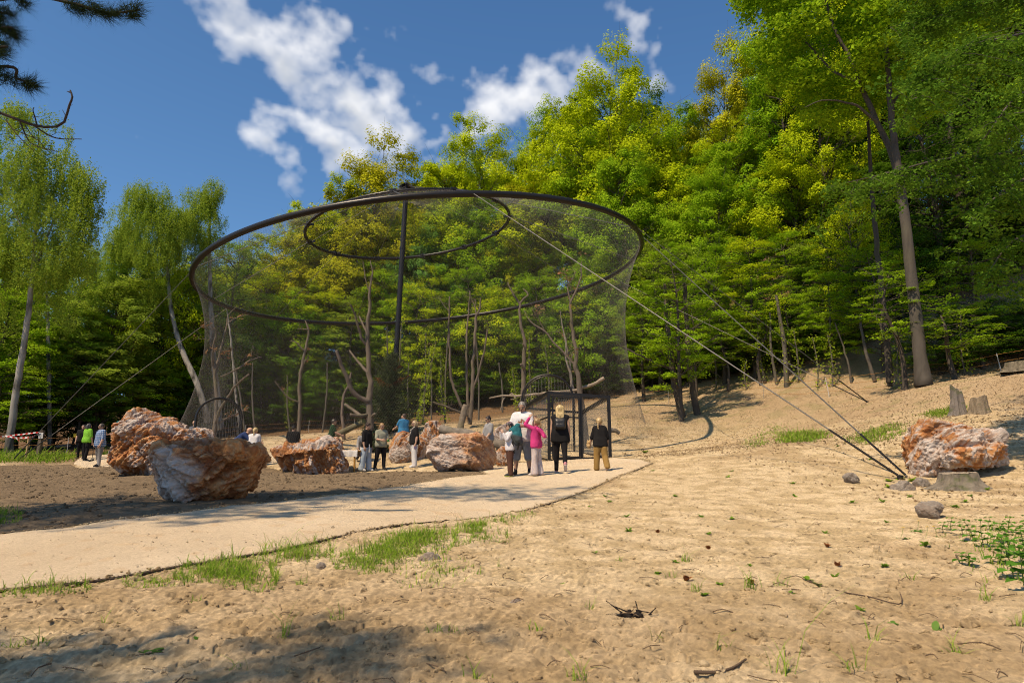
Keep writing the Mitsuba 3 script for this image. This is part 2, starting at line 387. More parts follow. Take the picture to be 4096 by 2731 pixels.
P = scatter_pts(soil_poly.buffer(-.1), 5000, rng, .5)
P = np.column_stack([P, zsoil(P[:, 0], P[:, 1])])
labels['clods'] = {'label': 'loose clods of dark earth on the soil bed', 'kind': 'stuff', 'category': 'soil'}
v, f = scatter_bits(5000, P, .017, rng)
put('clods', (v, f), 'soil_mat', smooth=False)
front = Polygon([(-2.2, 2.3), (2.2, 2.3), (14, 16), (14, 26), (5, 26), (3.2, 16), (-.3, 9), (-3.8, 4.4)]).difference(path_poly.buffer(.05))
P = scatter_pts(front, 9000, rng, 1.3)
P = np.column_stack([P, land(P[:, 0], P[:, 1])])
labels['crumbs'] = {'label': 'crumbs of dry tan earth strewn over the foreground', 'kind': 'stuff', 'category': 'soil'}
v, f = scatter_bits(9000, P, .0085, rng)
put('crumbs', (v, f), 'ground_mat', smooth=False)

# ---------------------------------------------------------------- the aviary
ZC = np.array([-4.54, 32.36, 10.11])
def ring_frame(nx, ny):
    n = np.array([nx, ny, 1.0]); n /= np.linalg.norm(n)
    a = np.cross([0, 1, 0], n); a /= np.linalg.norm(a)
    return n, a, np.cross(n, a)
RO, RI = 11.5, 5.52
no, ao, bo = ring_frame(-.118, -.025)
ni, ai, bi = ring_frame(-.143, -.048)
CI = np.array([-5.62, 32.19, 12.9])
def outer(deg, r=RO):
    t = np.radians(np.asarray(deg, float))[..., None]
    return ZC + r * (np.cos(t) * ao + np.sin(t) * bo)
def inner(deg, r=RI):
    t = np.radians(np.asarray(deg, float))[..., None]
    return CI + r * (np.cos(t) * ai + np.sin(t) * bi)
AV = thing('aviary', 'huge round walk-in aviary of black steel rings and dark wire netting', 'aviary')
full = np.linspace(0, 360, 181)
def torus(fn, r, sides=14):
    v, f = tube(fn(full), r, sides, caps=False)
    return v, f
part(AV, 'outer_ring', torus(outer, .125), 'steel', smooth=True)
part(AV, 'inner_ring', torus(inner, .085), 'steel', smooth=True)
MT = at(1625, 752, 31.2); MB = on(1566, 1735, 30.6)
MB[2] -= .1
MV = MB + (MT - MB)
def seg(a, b, r, sides=10, n=2):
    return tube(np.linspace(a, b, n), r, sides)
mast = part(AV, 'mast', seg(MB, MT, .135, 18), 'steel', smooth=40)
mid = MB + (MT - MB) * .735
part(AV, 'mast__collar', seg(mid - (MT - MB) * .004, mid + (MT - MB) * .004, .155, 18), 'steel', smooth=40)
part(AV, 'mast__foot_plate', seg(MB + [0, 0, .02], MB + [0, 0, .14], .34, 12), 'steel', smooth=40)
heads = [tube([MT + [.0, 0, -.05], MT + [0, 0, .30]], [.13, .06], 12)]
for k in range(12):
    q = inner(1 + 30 * k)
    d = q - MT; d[2] = 0; d /= np.linalg.norm(d)
    heads.append(beam(MT + d * .02 + [0, 0, .22], MT + d * .34 + [0, 0, -.02], .03, .16))
part(AV, 'mast_head', join(heads), 'steel', smooth=40)
for k in range(12):
    qi, qo = inner(1 + 30 * k, RI - .05), outer(4 + 30 * k, RO - .1)
    qi2 = inner(1 + 30 * k, RI + .09)
    part(AV, 'head_stay', seg(MT + [0, 0, .12], qi, .012, 5), 'cable', smooth=40)
    part(AV, 'spoke_cable', seg(qi2, qo, .018, 6), 'cable', smooth=40)
    tang = inner(1 + 30 * k + 1) - inner(1 + 30 * k - 1)
    tang /= np.linalg.norm(tang)
    c = inner(1 + 30 * k)
    part(AV, 'clamp', join([beam(c - tang * .16, c + tang * .16, .16, .24), beam(c - .2 * (qi - c) / np.linalg.norm(qi - c), qi + .25 * (qi - c) / np.linalg.norm(qi - c), .04, .1)]), 'steel', smooth=40)
    tq = outer(4 + 30 * k + 1) - outer(4 + 30 * k - 1)
    tq /= np.linalg.norm(tq)
    part(AV, 'lug', beam(qo - tq * .22, qo + tq * .22, .05, .14), 'steel', smooth=40)
# guy cables with their ground anchors
anchors = {'r': at(3600, 1905, 12.9), 'f': on(3470, 1615, 28), 'l': on(50, 1842, 28.0)}
anchors['r'][2] = H1(*anchors['r'][:2]) + .02
for a, g in ((285.5, 'r'), (342.5, 'r'), (335, 'f'), (22, 'f'), (209.5, 'l'), (174, 'l')):
    o = outer(a, RO + .06)
    b = anchors[g] + np.array([.0, .0, .03]) + (np.array([.18, .05, 0]) if (g, a) in (('r', 342.5), ('l', 174)) else 0)
    c = part(AV, 'guy_cable', seg(o, b, .0165 if g == 'r' else .014, 7), 'cable', smooth=40)
    d = (b - o) / np.linalg.norm(b - o)
    part(AV, 'turnbuckle', seg(b - d * 1.6, b - d * .05, .024, 8), 'steel', smooth=40)
    tq = outer(a + 1) - outer(a - 1); tq /= np.linalg.norm(tq)
    part(AV, 'lug', beam(o - tq * .25, o + tq * .25, .04, .16), 'cable', smooth=40)
for g, p in anchors.items():
    part(AV, 'ground_anchor', seg(p + [0, 0, -.2], p + [0, 0, .06], .06, 8), 'steel', smooth=40)

# the netting: two families of slanting wires, from the outer ring down to the ground
BC = np.array([-5.3, 36.0]); RB = 12.5
def base_pt(deg):
    """The foot of the netting in the direction of the ring's angle."""
    a = np.radians(np.asarray(deg, float))
    r = RB + .55 * np.exp(-(((np.asarray(deg) + 180) % 360 - 180 + 16) / 9) ** 2) + .35 * np.cos(a * 12 + .4)
    x, y = BC[0] + r * np.cos(a), BC[1] + r * np.sin(a)
    return np.stack([x, y, H(x, y) + .02], -1)
def net_pt(deg, s):
    top, bot = outer(deg, RO - .02), base_pt(deg)
    p = top + (bot - top) * s[..., None]
    c = ZC[None] * (1 - s[..., None]) + np.append(BC, 0)[None] * s[..., None]
    d = p - c; d[..., 2] = 0
    d /= np.linalg.norm(d, axis=-1, keepdims=True) + 1e-9
    return p - d * (.95 * np.sin(np.pi * s ** .85))[..., None]
def wires(fn, n, turn, segs, r):
    """n wires of each family, as three-sided tubes, all in one mesh."""
    s = np.linspace(0, 1, segs + 1)
    out_v, out_f, base = [], [], 0
    for sign in (1, -1):
        a0 = np.arange(n) * 360 / n + (0 if sign > 0 else 180 / n)
        a = a0[:, None] + sign * turn * s[None]
        p = fn(a, np.broadcast_to(s, a.shape))
        t = np.gradient(p, axis=1); t /= np.linalg.norm(t, axis=2, keepdims=True)
        u = np.cross(t, [0.13, .21, .95]); u /= np.linalg.norm(u, axis=2, keepdims=True)
        w = np.cross(t, u)
        ring = np.stack([p + r * (math.cos(k) * u + math.sin(k) * w) for k in (0, 2.1, 4.2)], 2)
        out_v.append(ring.reshape(-1, 3))
        i = (np.arange(n)[:, None] * (segs + 1) + np.arange(segs)[None]).ravel() * 3
        f = []
        for k in range(3):
            k2 = (k + 1) % 3
            f += [np.stack([i + k, i + k2, i + 3 + k2], 1), np.stack([i + k, i + 3 + k2, i + 3 + k], 1)]
        out_f.append(np.vstack(f) + base); base += ring.size // 3
    return np.vstack(out_v), np.vstack(out_f)
k = AV + '__wall_net'
labels[k] = {'label': 'dark diamond wire netting of the aviary wall', 'kind': 'stuff'}
put(k, wires(net_pt, 780, 27.0, 22, .0013), 'wire', smooth=True)
def roof_pt(deg, s):
    o, q = outer(deg, RO - .05), inner(deg, RI)
    return o + (q - o) * s[..., None] - np.array([0, 0, 1.]) * (.12 * np.sin(np.pi * s))[..., None]
def cap_pt(deg, s):
    q = inner(deg, RI); d = MB + (MT - MB) * .93
    return q + (d - q) * (s * .92)[..., None]
k = AV + '__roof_net'
labels[k] = {'label': 'fine wire netting of the aviary roof', 'kind': 'stuff'}
put(k, wires(roof_pt, 480, 22.0, 10, .0011), 'wire', smooth=True)
k = AV + '__cap_net'
labels[k] = {'label': 'wire netting inside the small upper ring', 'kind': 'stuff'}
put(k, wires(cap_pt, 200, 40.0, 10, .0010), 'wire', smooth=True)

# hoops of the two openings and the gate lobby
def hoop(c, half, top, yaw, r=.045, deep=.5):
    """A round-headed hoop with a second one behind it; c: the middle of its foot."""
    s, fwd = np.array([math.cos(yaw), math.sin(yaw), 0]), np.array([-math.sin(yaw), math.cos(yaw), 0])
    a = np.linspace(0, np.pi, 25)
    arc = [c - s * half + [0, 0, -.1]] + [c - s * half * math.cos(t) + np.array([0, 0, top - half + half * math.sin(t)]) for t in a] + [c + s * half + [0, 0, -.1]]
    arc = np.array(arc)
    hs = [tube(arc + fwd * d, r if d == 0 else r * .6, 8) for d in (0, deep * .12, deep)]
    ribs = [seg(arc[k], arc[k] + fwd * deep, .012, 4) for k in range(1, len(arc) - 1, 2)]
    bars = [seg(arc[k] + fwd * deep, arc[k] * [1, 1, 0] + fwd * deep + [0, 0, c[2]], .008, 4) for k in range(3, len(arc) - 3)]
    return join(hs + ribs), join(bars)
for uu, vv, Y, half, top, yaw, nm in ((2192, 1815, 25.6, 1.08, 3.12, -.15, 'hoop'), (866, 1818, 25.2, .85, 2.3, .55, 'hoop')):
    c = on(uu, vv, Y)
    h = part(AV, nm, hoop(c, half, top, yaw)[0], 'steel', smooth=40)
    part(AV, h[len(AV) + 2:] + '__hoop_net', hoop(c, half, top, yaw)[1], 'wire', smooth=40)

# gate lobby: black square-tube frame with mesh infill and a door
G = AV + '__gate'
FL, FR = at(2197, 1838, 22.0), at(2441, 1836, 22.0)
FL[2], FR[2] = H1(*FL[:2]) + .02, H1(*FR[:2]) + .02
TL, TR = at(2195, 1571, 22.0), at(2434, 1588, 22.0)
BL, BR = at(2098, 1632, 24.6), at(2328, 1650, 24.9)
BLf, BRf = BL.copy(), BR.copy()
BLf[2], BRf[2] = H1(*BL[:2]), H1(*BR[:2])
MTc, MFc = TL + (TR - TL) * .535, FL + (FR - FL) * .535
MTc2, MFc2 = TL + (TR - TL) * .42, FL + (FR - FL) * .42
fr = [beam(FL, TL, .11), beam(FR, TR, .11), beam(TL, TR, .11), beam(FL, FR, .07), beam(TL, BL, .12), beam(TR, BR, .12), beam(BL, BLf, .1), beam(BR, BRf, .1), beam(BL, BR, .09), beam(MFc, MTc, .10), beam(FL + (TL - FL) * .32 * 2, BLf + (BL - BLf) * .62, .05), beam(FL, BLf, .06), beam(FR, BRf, .06)]
put(G, join(fr), 'steel', smooth=30)
labels[G] = {'label': 'black steel gate lobby with mesh panels'}
ins = np.array([0, -.07, 0])
d0, d1, d2, d3 = FL + (FR - FL) * .06 + ins + [0, 0, .06], FL + (FR - FL) * .50 + ins + [0, 0, .06], TL + (TR - TL) * .50 + ins + [0, 0, -.1], TL + (TR - TL) * .06 + ins + [0, 0, -.1]
part(AV, 'gate__door', join([beam(d0, d1, .06), beam(d1, d2, .06), beam(d2, d3, .06), beam(d3, d0, .06), beam(d0 + (d3 - d0) * .66, d1 + (d2 - d1) * .66, .05)]), 'steel', smooth=30)
part(AV, 'gate__door_handle', join([beam(d1 + (d2 - d1) * .44 + [-.02, -.03, 0], d1 + (d2 - d1) * .44 + [-.02, -.09, 0], .03), beam(d1 + (d2 - d1) * .44 + [-.15, -.09, 0], d1 + (d2 - d1) * .44 + [0, -.09, 0], .025)]), 'steel', smooth=30)
for kk in (.15, .85):
    part(AV, 'gate__hinge', seg(d0 + (d3 - d0) * kk + [-.05, -.05, -.09], d0 + (d3 - d0) * kk + [-.05, -.05, .09], .03, 8), 'steel', smooth=30)
def mesh_panel(a, b, c, d, pitch=.075, r=.0028):
    """Diamond wire in the quad a b c d (a-b the foot)."""
    L, h = np.linalg.norm(b - a), np.linalg.norm(d - a)
    out = []
    n = int(L / pitch)
    k = h * .6 / L
    for s in (1, -1):
        for q in np.arange(-1 - k, 2 + k, 1 / n):
            t0, t1 = 0.0, 1.0
            lo, hi = sorted(((0 - q) / (s * k), (1 - q) / (s * k)))
            t0, t1 = max(0, lo), min(1, hi)
            if t1 - t0 < .02: continue
            P = lambda t: (a + (b - a) * (q + s * k * t)) * (1 - t) + (d + (c - d) * (q + s * k * t)) * t
            out.append(tube([P(t0), P(t1)], r, 3, caps=False))
    return join(out)
for q in ((d0, d1, d2, d3), (MFc, FR, TR, MTc), (FL, BLf, BL, TL), (FR, BRf, BR, TR)):
    part(AV, 'gate__mesh_panel', mesh_panel(*q), 'wire', smooth=40)
# ---------------------------------------------------------------- the rocks
from scipy.spatial import cKDTree
def Z(pts, s, ox, oy):
    return [(x * s + ox, y * s + oy) for x, y in pts]
def smst(a, b, x):
    t = np.clip((x - a) / (b - a), 0, 1)
    return t * t * (3 - 2 * t)
def lerp(a, b, t):
    return np.asarray(a) * (1 - t[:, None]) + np.asarray(b) * t[:, None]

def boulder(name, label, px, Y, sub, seed, depth=.85, pale=.45, cuts=9, rough=1.0, grey=0.0, group=None, bury=.06, planes=None, front=None):
    """A broken rock of the outline seen from the path, as deep as it is wide."""
    rng = np.random.default_rng(seed)
    P = np.array([at(u, v, Y) for u, v in px])
    c = P.mean(0)
    c = np.array([(P[:, 0].min() + P[:, 0].max()) / 2, Y, (P[:, 2].min() + P[:, 2].max()) / 2])
    d = P - c
    th = np.arctan2(d[:, 2], d[:, 0]); rr = np.hypot(d[:, 0], d[:, 2])
    o = np.argsort(th); th, rr = th[o], rr[o]
    v, f = _ICO[4]
    phi = np.arctan2(v[:, 2], v[:, 0])
    r = np.interp(phi, th, rr, period=2 * np.pi)
    st = np.hypot(v[:, 0], v[:, 2])
    R = rr.mean()
    w = (P[:, 0].max() - P[:, 0].min()) / 2
    k = st ** .72 * r
    v = np.column_stack([np.cos(phi) * k, np.sign(v[:, 1]) * np.abs(v[:, 1]) ** .8 * w * depth, np.sin(phi) * k])
    for n, fr in planes or ():
        n = np.array(n, float); n /= np.linalg.norm(n)
        dd = v @ n
        v = v - n * (np.maximum(dd - dd.max() * fr, 0) * .93)[:, None]
    for i in range(0 if planes else cuts):
        n = rng.normal(size=3) * [.9, 1.0, .75]
        n[1] = -abs(n[1]) if i % 3 else abs(n[1])
        n /= np.linalg.norm(n)
        if abs(n[1]) < .35: n[1] = -.5; n /= np.linalg.norm(n)
        dd = v @ n
        t = dd.max() * rng.uniform(.74, .92)
        v = v - n * (np.maximum(dd - t, 0) * .9)[:, None]
    # bedding planes, chips and pits
    q = rng.normal(size=(3, 3)); q, _ = np.linalg.qr(q)
    b = v @ q * np.array([1, 1, 2.0])
    v = v * np.array([1, 1, 1]) * (1 - .6 * depth * w / Y)          # its near side stands closer than its outline
    g = m3.Manifold(m3.Mesh(v.astype(np.float32), f.astype(np.uint32))).refine_to_length({4: .085, 5: .046, 6: .027}[sub] * R).to_mesh()
    g = trimesh.Trimesh(g.vert_properties[:, :3], g.tri_verts, process=True)
    v, f = np.array(g.vertices), np.array(g.faces)
    b = v @ q * np.array([1, 1, 2.0])
    sm_ = trimesh.Trimesh(v, f, process=False)
    trimesh.smoothing.filter_laplacian(sm_, .5, 8)
    nrm = np.array(sm_.vertex_normals)
    v = v * .35 + np.array(sm_.vertices) * .65
    warp = np.stack([meshkit.fbm(v * 2.2 / R, 3, seed + s) for s in (1, 2, 3)], 1) - .5
    disp = (meshkit.fbm(v * 1.5 / R + 9, 3, seed) - .5) * .22 * R
    chips = np.zeros(len(v)); cells = []
    for num, amp in ((60, .085), (320, .055), (1500, .032)):
        pts = rng.uniform(-1.6, 1.6, (num, 3)) * R * np.array([1, 1, 2.0])
        dist, idx = cKDTree(pts).query(b + warp * R * .35, k=2)
        e = smst(0, .24 * R * (65.5 / num) ** (1 / 3), dist[:, 1] - dist[:, 0])
        val = rng.uniform(-1, 1, num)
        plane = rng.normal(size=(num, 3)) * .9
        loc = ((b - pts[idx[:, 0]]) * plane[idx[:, 0]]).sum(1) / R
        chips += amp * R * (e * (val[idx[:, 0]] * .75 + np.clip(loc * 1.7, -1.2, 1.2)) - .25 * (1 - e)) * rough
        cells.append(val[idx[:, 0]])
    rid = 1 - 2 * np.abs(meshkit.fbm(b * 4.5 / R + warp * .8, 4, seed + 5) - .5)
    fine = meshkit.fbm(v * 16 / R, 3, seed + 6) - .5
    disp = disp * .45 + np.clip(chips, -.16 * R, .13 * R) + (rid - .8) * .055 * R * rough + fine * .085 * R * rough
    edge = .35 + .65 * np.clip((np.abs(v[:, 1]) / (w * depth)) * 2.2, 0, 1)     # keep the outline
    v2 = v + nrm * (disp * edge)[:, None]
    # iron stain and pale quartzite
    n1 = meshkit.fbm(v2 * 1.5 / max(R, .5) + warp * 1.2 + seed, 4, seed + 7)
    n2 = meshkit.fbm(b * 3.4 + seed, 4, seed + 8)
    n3 = meshkit.fbm(v2 * 7, 3, seed + 9)
    n4 = meshkit.fbm(b * np.array([9, 9, 14]) / R ** .5 + warp * 3, 4, seed + 11)
    tt = .45 * n1 + .30 * n2 + .25 * n4 + .045 * cells[0] + .04 * cells[1] + .03 * cells[2]
    white = smst(.555 - pale * .24, .645 - pale * .24, tt)
    if front is not None:
        white = np.clip(white * front[3] + smst(.95, .45, np.linalg.norm((v2 - np.array(front[:3]) * R) / R, axis=1) + (n2 - .5) * 1.3 + (n4 - .5) * .8) , 0, 1)
    rust = lerp((.33, .115, .036), (.55, .255, .09), smst(.3, .7, n3))
    rust = lerp(rust, (.55, .33, .155), smst(.50, .66, n4))
    stone = lerp((.45, .33, .255), (.60, .53, .475), smst(.38, .62, n4 + .1 * cells[2]))
    stone = lerp(stone, (.33, .315, .31), smst(.56, .74, n3) * .6)
    col = rust * (1 - white[:, None]) + stone * white[:, None]
    col = lerp(col, np.array((.14, .052, .022)), smst(-.02, -.085, chips / R + fine * .25) * .5)      # stained cracks
    if grey:
        col = lerp(col, np.array((.25, .22, .185)), np.full(len(v), grey))
    col = np.clip(col * (.78 + .44 * meshkit.noise(v2 * 30, seed))[:, None], .01, .85)
    v2 = v2 + c
    v2[:, 2] -= bury * 0
    t = thing(name, label, 'rock' if name == 'rock' else 'stone', group)
    put(t, (v2, f), 'vc', col, smooth=False)
    return t
z1, z2, z3, z5 = (.5102, 0, 1500), (.4677, 1000, 1500), (.2979, 1900, 1480), (.5103, 3400, 1500)
boulder('rock', 'massive flat-topped rock nearest the path, dark rust with a grey white face', Z([(1250, 550), (1310, 515), (1400, 500), (1560, 490), (1800, 494), (1900, 515), (2040, 555), (2088, 590), (2100, 620), (2090, 680), (2078, 730), (2055, 800), (2015, 850), (2000, 890), (1930, 920), (1880, 955), (1780, 995), (1620, 990), (1540, 1012), (1380, 1006), (1290, 985), (1240, 945), (1212, 900), (1222, 850), (1188, 810), (1183, 760), (1198, 700), (1188, 650), (1228, 600)], *z1), 10.0, 6, 3, .62, .24, 7, 1.6, planes=(((.02, .18, 1), .84), ((-.55, -.80, -.22), .70), ((.50, -.66, -.50), .60), ((.0, -1, -.15), .82), ((.85, -.2, -.4), .84)), front=(-.68, -.45, -.30, .12))
boulder('rock', 'tallest craggy orange rock at left, rising behind the flat-topped one', Z([(1125, 266), (1060, 280), (1030, 325), (1010, 368), (976, 400), (982, 440), (946, 480), (902, 560), (886, 600), (878, 700), (878, 785), (1040, 795), (1180, 795), (1400, 795), (1560, 780), (1570, 640), (1490, 490), (1440, 428), (1400, 396), (1360, 366), (1310, 336), (1250, 290), (1180, 270)], *z1), 18.0, 6, 14, .7, .42, 6, 1.5)
boulder('rock', 'low pale orange rock peeping out right of the tallest rock', Z([(1430, 445), (1500, 422), (1560, 416), (1620, 426), (1652, 465), (1668, 500), (1670, 620), (1560, 640), (1430, 620), (1410, 520)], *z1), 23.5, 5, 23, .8, .55, 6, 1.2)
boulder('rock', 'long low orange rock with an overhanging left end, left of the table', Z([(146, 660), (230, 615), (330, 585), (420, 575), (560, 555), (650, 530), (720, 555), (772, 600), (792, 680), (818, 730), (834, 780), (828, 835), (740, 848), (560, 855), (430, 852), (340, 856), (240, 856), (186, 780), (150, 720)], *z2), 21.3, 6, 31, .75, .30, 7, 1.2, planes=(((-.1, -.5, .85), .72), ((-.7, -.4, -.65), .66), ((.1, -.9, -.35), .7)))
boulder('rock', 'small pale rock lying on the back of the long low orange rock', Z([(690, 545), (720, 528), (765, 540), (785, 600), (788, 700), (690, 700)], *z2), 22.6, 5, 37, .8, .6, 5, 1.0)
boulder('rock', 'rounded orange rock behind the woman in white trousers', Z([(1190, 560), (1212, 525), (1250, 496), (1400, 496), (1445, 525), (1494, 570), (1496, 690), (1474, 745), (1420, 768), (1330, 792), (1240, 772), (1205, 735), (1175, 690), (1174, 620)], *z2), 24.3, 6, 44, .8, .32, 7, .9)
boulder('rock', 'pointed orange rock standing behind the others beside the big log', Z([(1462, 480), (1555, 382), (1612, 386), (1655, 430), (1668, 490), (1640, 640), (1560, 700), (1480, 700), (1455, 600)], *z2), 26.0, 5, 52, .7, .30, 7, .8)
boulder('rock', 'large rock with pale front and rust red right side, left of the capped boy', Z([(1496, 690), (1506, 620), (1528, 570), (1558, 538), (1650, 506), (1780, 496), (1900, 506), (2040, 530), (2078, 560), (2104, 620), (2124, 660), (2114, 720), (2104, 795), (1960, 822), (1870, 812), (1760, 812), (1620, 828), (1560, 806), (1526, 740)], *z2), 18.9, 6, 66, .75, .60, 9, .9, planes=(((-.30, -.92, .16), .70), ((.80, -.60, .0), .60), ((-.1, -.2, 1), .86), ((-.7, -.3, -.6), .8)), front=(-.5, -.5, -.05, .3))
boulder('rock', 'small orange rock just left of the boy with the cap', Z([(285, 1060), (330, 1035), (420, 1025), (470, 1060), (480, 1255), (380, 1275), (285, 1270)], *z3), 20.6, 5, 71, .8, .5, 6, .9)
boulder('rock', 'pale weathered rock behind the boy with the cap', Z([(235, 830), (330, 755), (440, 725), (540, 780), (575, 900), (540, 1000), (250, 1000)], *z3), 25.5, 5, 83, .7, .85, 6, .8)
boulder('rock', 'pale pink rock inside the netting behind the gate', Z([(845, 920), (940, 860), (1050, 850), (1190, 920), (1235, 975), (1205, 1065), (1100, 1100), (900, 1120), (845, 1060)], *z3), 27.6, 5, 97, .8, .8, 6, .9)
boulder('rock', 'big pale pitted rock alone on the slope at right, shadowed underneath', Z([(550, 336), (498, 388), (496, 440), (462, 490), (452, 560), (442, 610), (462, 690), (486, 740), (488, 805), (560, 822), (640, 835), (760, 830), (1000, 840), (1060, 868), (1170, 815), (1174, 780), (1204, 720), (1194, 670), (1168, 600), (1156, 480), (1060, 426), (960, 406), (850, 386), (740, 366), (640, 336)], *z5), 13.2, 6, 105, .8, .56, 8, 1.5, planes=(((-.10, -.82, .55), .84), ((.12, -.50, -.86), .54), ((-.85, -.5, .05), .82), ((.8, -.5, .1), .86)))
# field stones
for lab, px, Y, s in (('squarish grey brown stone beside the dandelions', Z([(520, 1045), (600, 995), (680, 990), (728, 1050), (725, 1110), (660, 1135), (560, 1120)], *z5), 8.5, 201),
                      ('flat grey stone below the cable anchor', Z([(335, 870), (380, 850), (505, 880), (500, 905), (420, 935), (335, 915)], *z5), 11.8, 202),
                      ('grey stone wedged under the left end of the big pitted rock', Z([(500, 825), (560, 812), (615, 840), (612, 872), (500, 870)], *z5), 12.2, 203),
                      ('grey stone right of the stump under the big pitted rock', Z([(1130, 855), (1190, 845), (1252, 880), (1240, 895), (1130, 890)], *z5), 12.2, 204),
                      ('grey stone with a white chip left of the cable anchor', Z([(-50, 790), (0, 765), (45, 775), (62, 825), (-40, 830)], *z5), 12.6, 205),
                      ('pale flat stone beside the grass near the path', [(1662, 2250), (1690, 2218), (1740, 2214), (1772, 2245), (1760, 2272), (1680, 2276)], 5.3, 206),
                      ('small blue grey stone right of the pale flat stone', [(1780, 2252), (1800, 2240), (1822, 2250), (1815, 2268), (1785, 2268)], 5.2, 207),
                      ('small grey stone left of the pale flat stone', [(1265, 2262), (1285, 2248), (1302, 2260), (1298, 2274), (1268, 2276)], 5.0, 208),
                      ('white stone in the shade near the bottom edge', [(2038, 2412), (2060, 2398), (2090, 2405), (2088, 2424), (2045, 2428)], 3.9, 209)):
    P = np.array([at(u, v, Y) for u, v in px])
    h = H1(P[:, 0].mean(), Y)
    Y2 = Y
    boulder('stone', lab, px, Y2, 4, s, .8, .5, 8, 1.0, .85)

# ---------------------------------------------------------------- stumps and logs
def stump(label, base, r, h, seed, tilt=0.0, lobes=6, col=(.23, .19, .15)):
    rng = np.random.default_rng(seed)
    n, m = 72, 26
    a = np.linspace(0, 2 * np.pi, n, endpoint=False)
    zz = np.linspace(0, 1, m)
    ph = rng.uniform(0, 6.3, 4)
    rows = []
    cir = np.column_stack([np.cos(a), np.sin(a), a * 0])
    lob = 1 + .55 * (meshkit.fbm(cir * 1.1 + seed, 3, seed) - .5) + .28 * (meshkit.fbm(cir * 4.5 + seed, 3, seed + 1) - .5)
    root = np.clip(meshkit.fbm(cir * 1.9 + seed, 2, seed + 3) * 2.6 - 1.05, 0, 1.2) ** 1.5
    for z in zz:
        rr = r * (lob * (1 + .25 * (1 - z)) + (.25 + .9 * root) * (1 - z) ** 3)
        top = h * z * (1 + (tilt * np.cos(a + ph[3]) + .5 * tilt * (meshkit.fbm(cir * 3 + seed, 3, seed + 4) - .5) * 4) * z)
        rows.append(np.column_stack([rr * np.cos(a), rr * np.sin(a), top - .05 * (1 - z)]))
    v = np.vstack(rows)
    P = v * [14, 14, 3.5]
    v[:, :2] *= 1 + .26 * (meshkit.fbm(P, 4, seed) - .5)[:, None]
    i, j = np.meshgrid(np.arange(m - 1), np.arange(n), indexing='ij')
    q = np.stack([i * n + j, i * n + (j + 1) % n, (i + 1) * n + (j + 1) % n, (i + 1) * n + j], -1).reshape(-1, 4)
    f = np.vstack([q[:, [0, 1, 2]], q[:, [0, 2, 3]]])
    c = np.clip(np.array(col) * (.45 + 1.1 * meshkit.fbm(v * [16, 16, 2.5], 4, seed + 2))[:, None], .01, .6)
    c = lerp(c, (.10, .12, .04), smst(.58, .7, meshkit.fbm(v * 6, 3, seed + 5)) * .6)
    t = thing('tree_stump', label, 'tree stump')
    put(t + '__bark', (v + base, f), 'vc', c, smooth=False)
    labels[t + '__bark'] = {'label': 'weathered split bark'}
    K = 10                                                          # the sawn top, in rings
    top = v[-n:]; ct = top.mean(0)
    tv = np.vstack([ct + (top - ct) * (k / K) + np.array([0, 0, .004 + .006 * (k % 2)]) for k in range(K + 1)])
    tv[:, 2] += (meshkit.fbm(tv * 12, 3, seed) - .5) * .05 * min(1, h * 2)
    i, j = np.meshgrid(np.arange(K), np.arange(n), indexing='ij')
    q = np.stack([i * n + j, (i + 1) * n + j, (i + 1) * n + (j + 1) % n, i * n + (j + 1) % n], -1).reshape(-1, 4)
    tf = np.vstack([q[:, [0, 1, 2]], q[:, [0, 2, 3]]])
    rg = np.repeat(np.arange(K + 1), n)
    tc = np.array((.40, .33, .25)) * (.6 + .5 * meshkit.fbm(tv * 20, 3, seed))[:, None] * np.where(rg % 2, 1, .8)[:, None]
    put(t + '__cut_top', (tv + base, tf), 'vc', tc, smooth=False)
    return t
p = on(3872, 1640, 18.4)
stump('tall split grey stump high on the slope above the pitted rock', p + [-.10, .25, 0], .155, .80, 3, .12, 5, (.20, .175, .155))
stump('low rooty stump leaning against the taller split stump', p + [.26, -.12, -.05], .235, .50, 7, .1, 5, (.25, .20, .14))
p = on(3838, 1962, 11.7)
stump('broad low stump in front of the big pitted rock', p, .29, .27, 11, .06, 6, (.21, .18, .14))
p = on(4085, 1552, 23)
stump('mossy stump at the right edge near the fence', p, .38, .35, 15, .06, 5, (.2, .17, .12))

def barkcol(v, seed, base=(.20, .165, .13), var=1.0):
    c = np.array(base) * (.45 + 1.1 * meshkit.fbm(v * [13, 13, 3.5], 3, seed))[:, None]
    return np.clip(lerp(c, (.13, .13, .05), smst(.55, .75, meshkit.fbm(v * [2.2, 2.2, 1.2], 3, seed + 4)) * .45 * var), .01, .7)
def limb(path, widths, Y, dy, n=None, sides=8, seed=0, wob=.012):
    """A limb through picture points; widths in picture pixels; dy: how far it leans away along its length."""
    m = len(path)
    P = np.array([at(u, v, Y + d) for (u, v), d in zip(path, np.linspace(dy[0], dy[1], m))])
    R = np.interp(np.linspace(0, 1, m), np.linspace(0, 1, len(widths)), widths) * Y / FPX / 2
    n = n or max(6, m * 4)
    s = spline(np.column_stack([P, R]), n)
    s[:, 3] = np.maximum(s[:, 3], .004)
    L = np.linalg.norm(s[-1, :3] - s[0, :3])
    jit = (np.stack([meshkit.fbm(s[:, :3] * 2.3 + k * 7, 3, seed + k) for k in range(3)], 1) - .5) * min(.12, .05 * L)
    jit *= np.minimum(1, np.linspace(0, 4, n))[:, None]
    v, f = tube(s[:, :3] + jit, s[:, 3], sides)
    c = np.repeat(s[:, :3] + jit, sides, 0)
    rr = np.repeat(s[:, 3], sides)
    k = len(c)
    v[:k] = c + (v[:k] - c) * (1 + .30 * (meshkit.fbm(v[:k] * [9, 9, 4], 3, seed) - .5))[:, None]
    return v, f
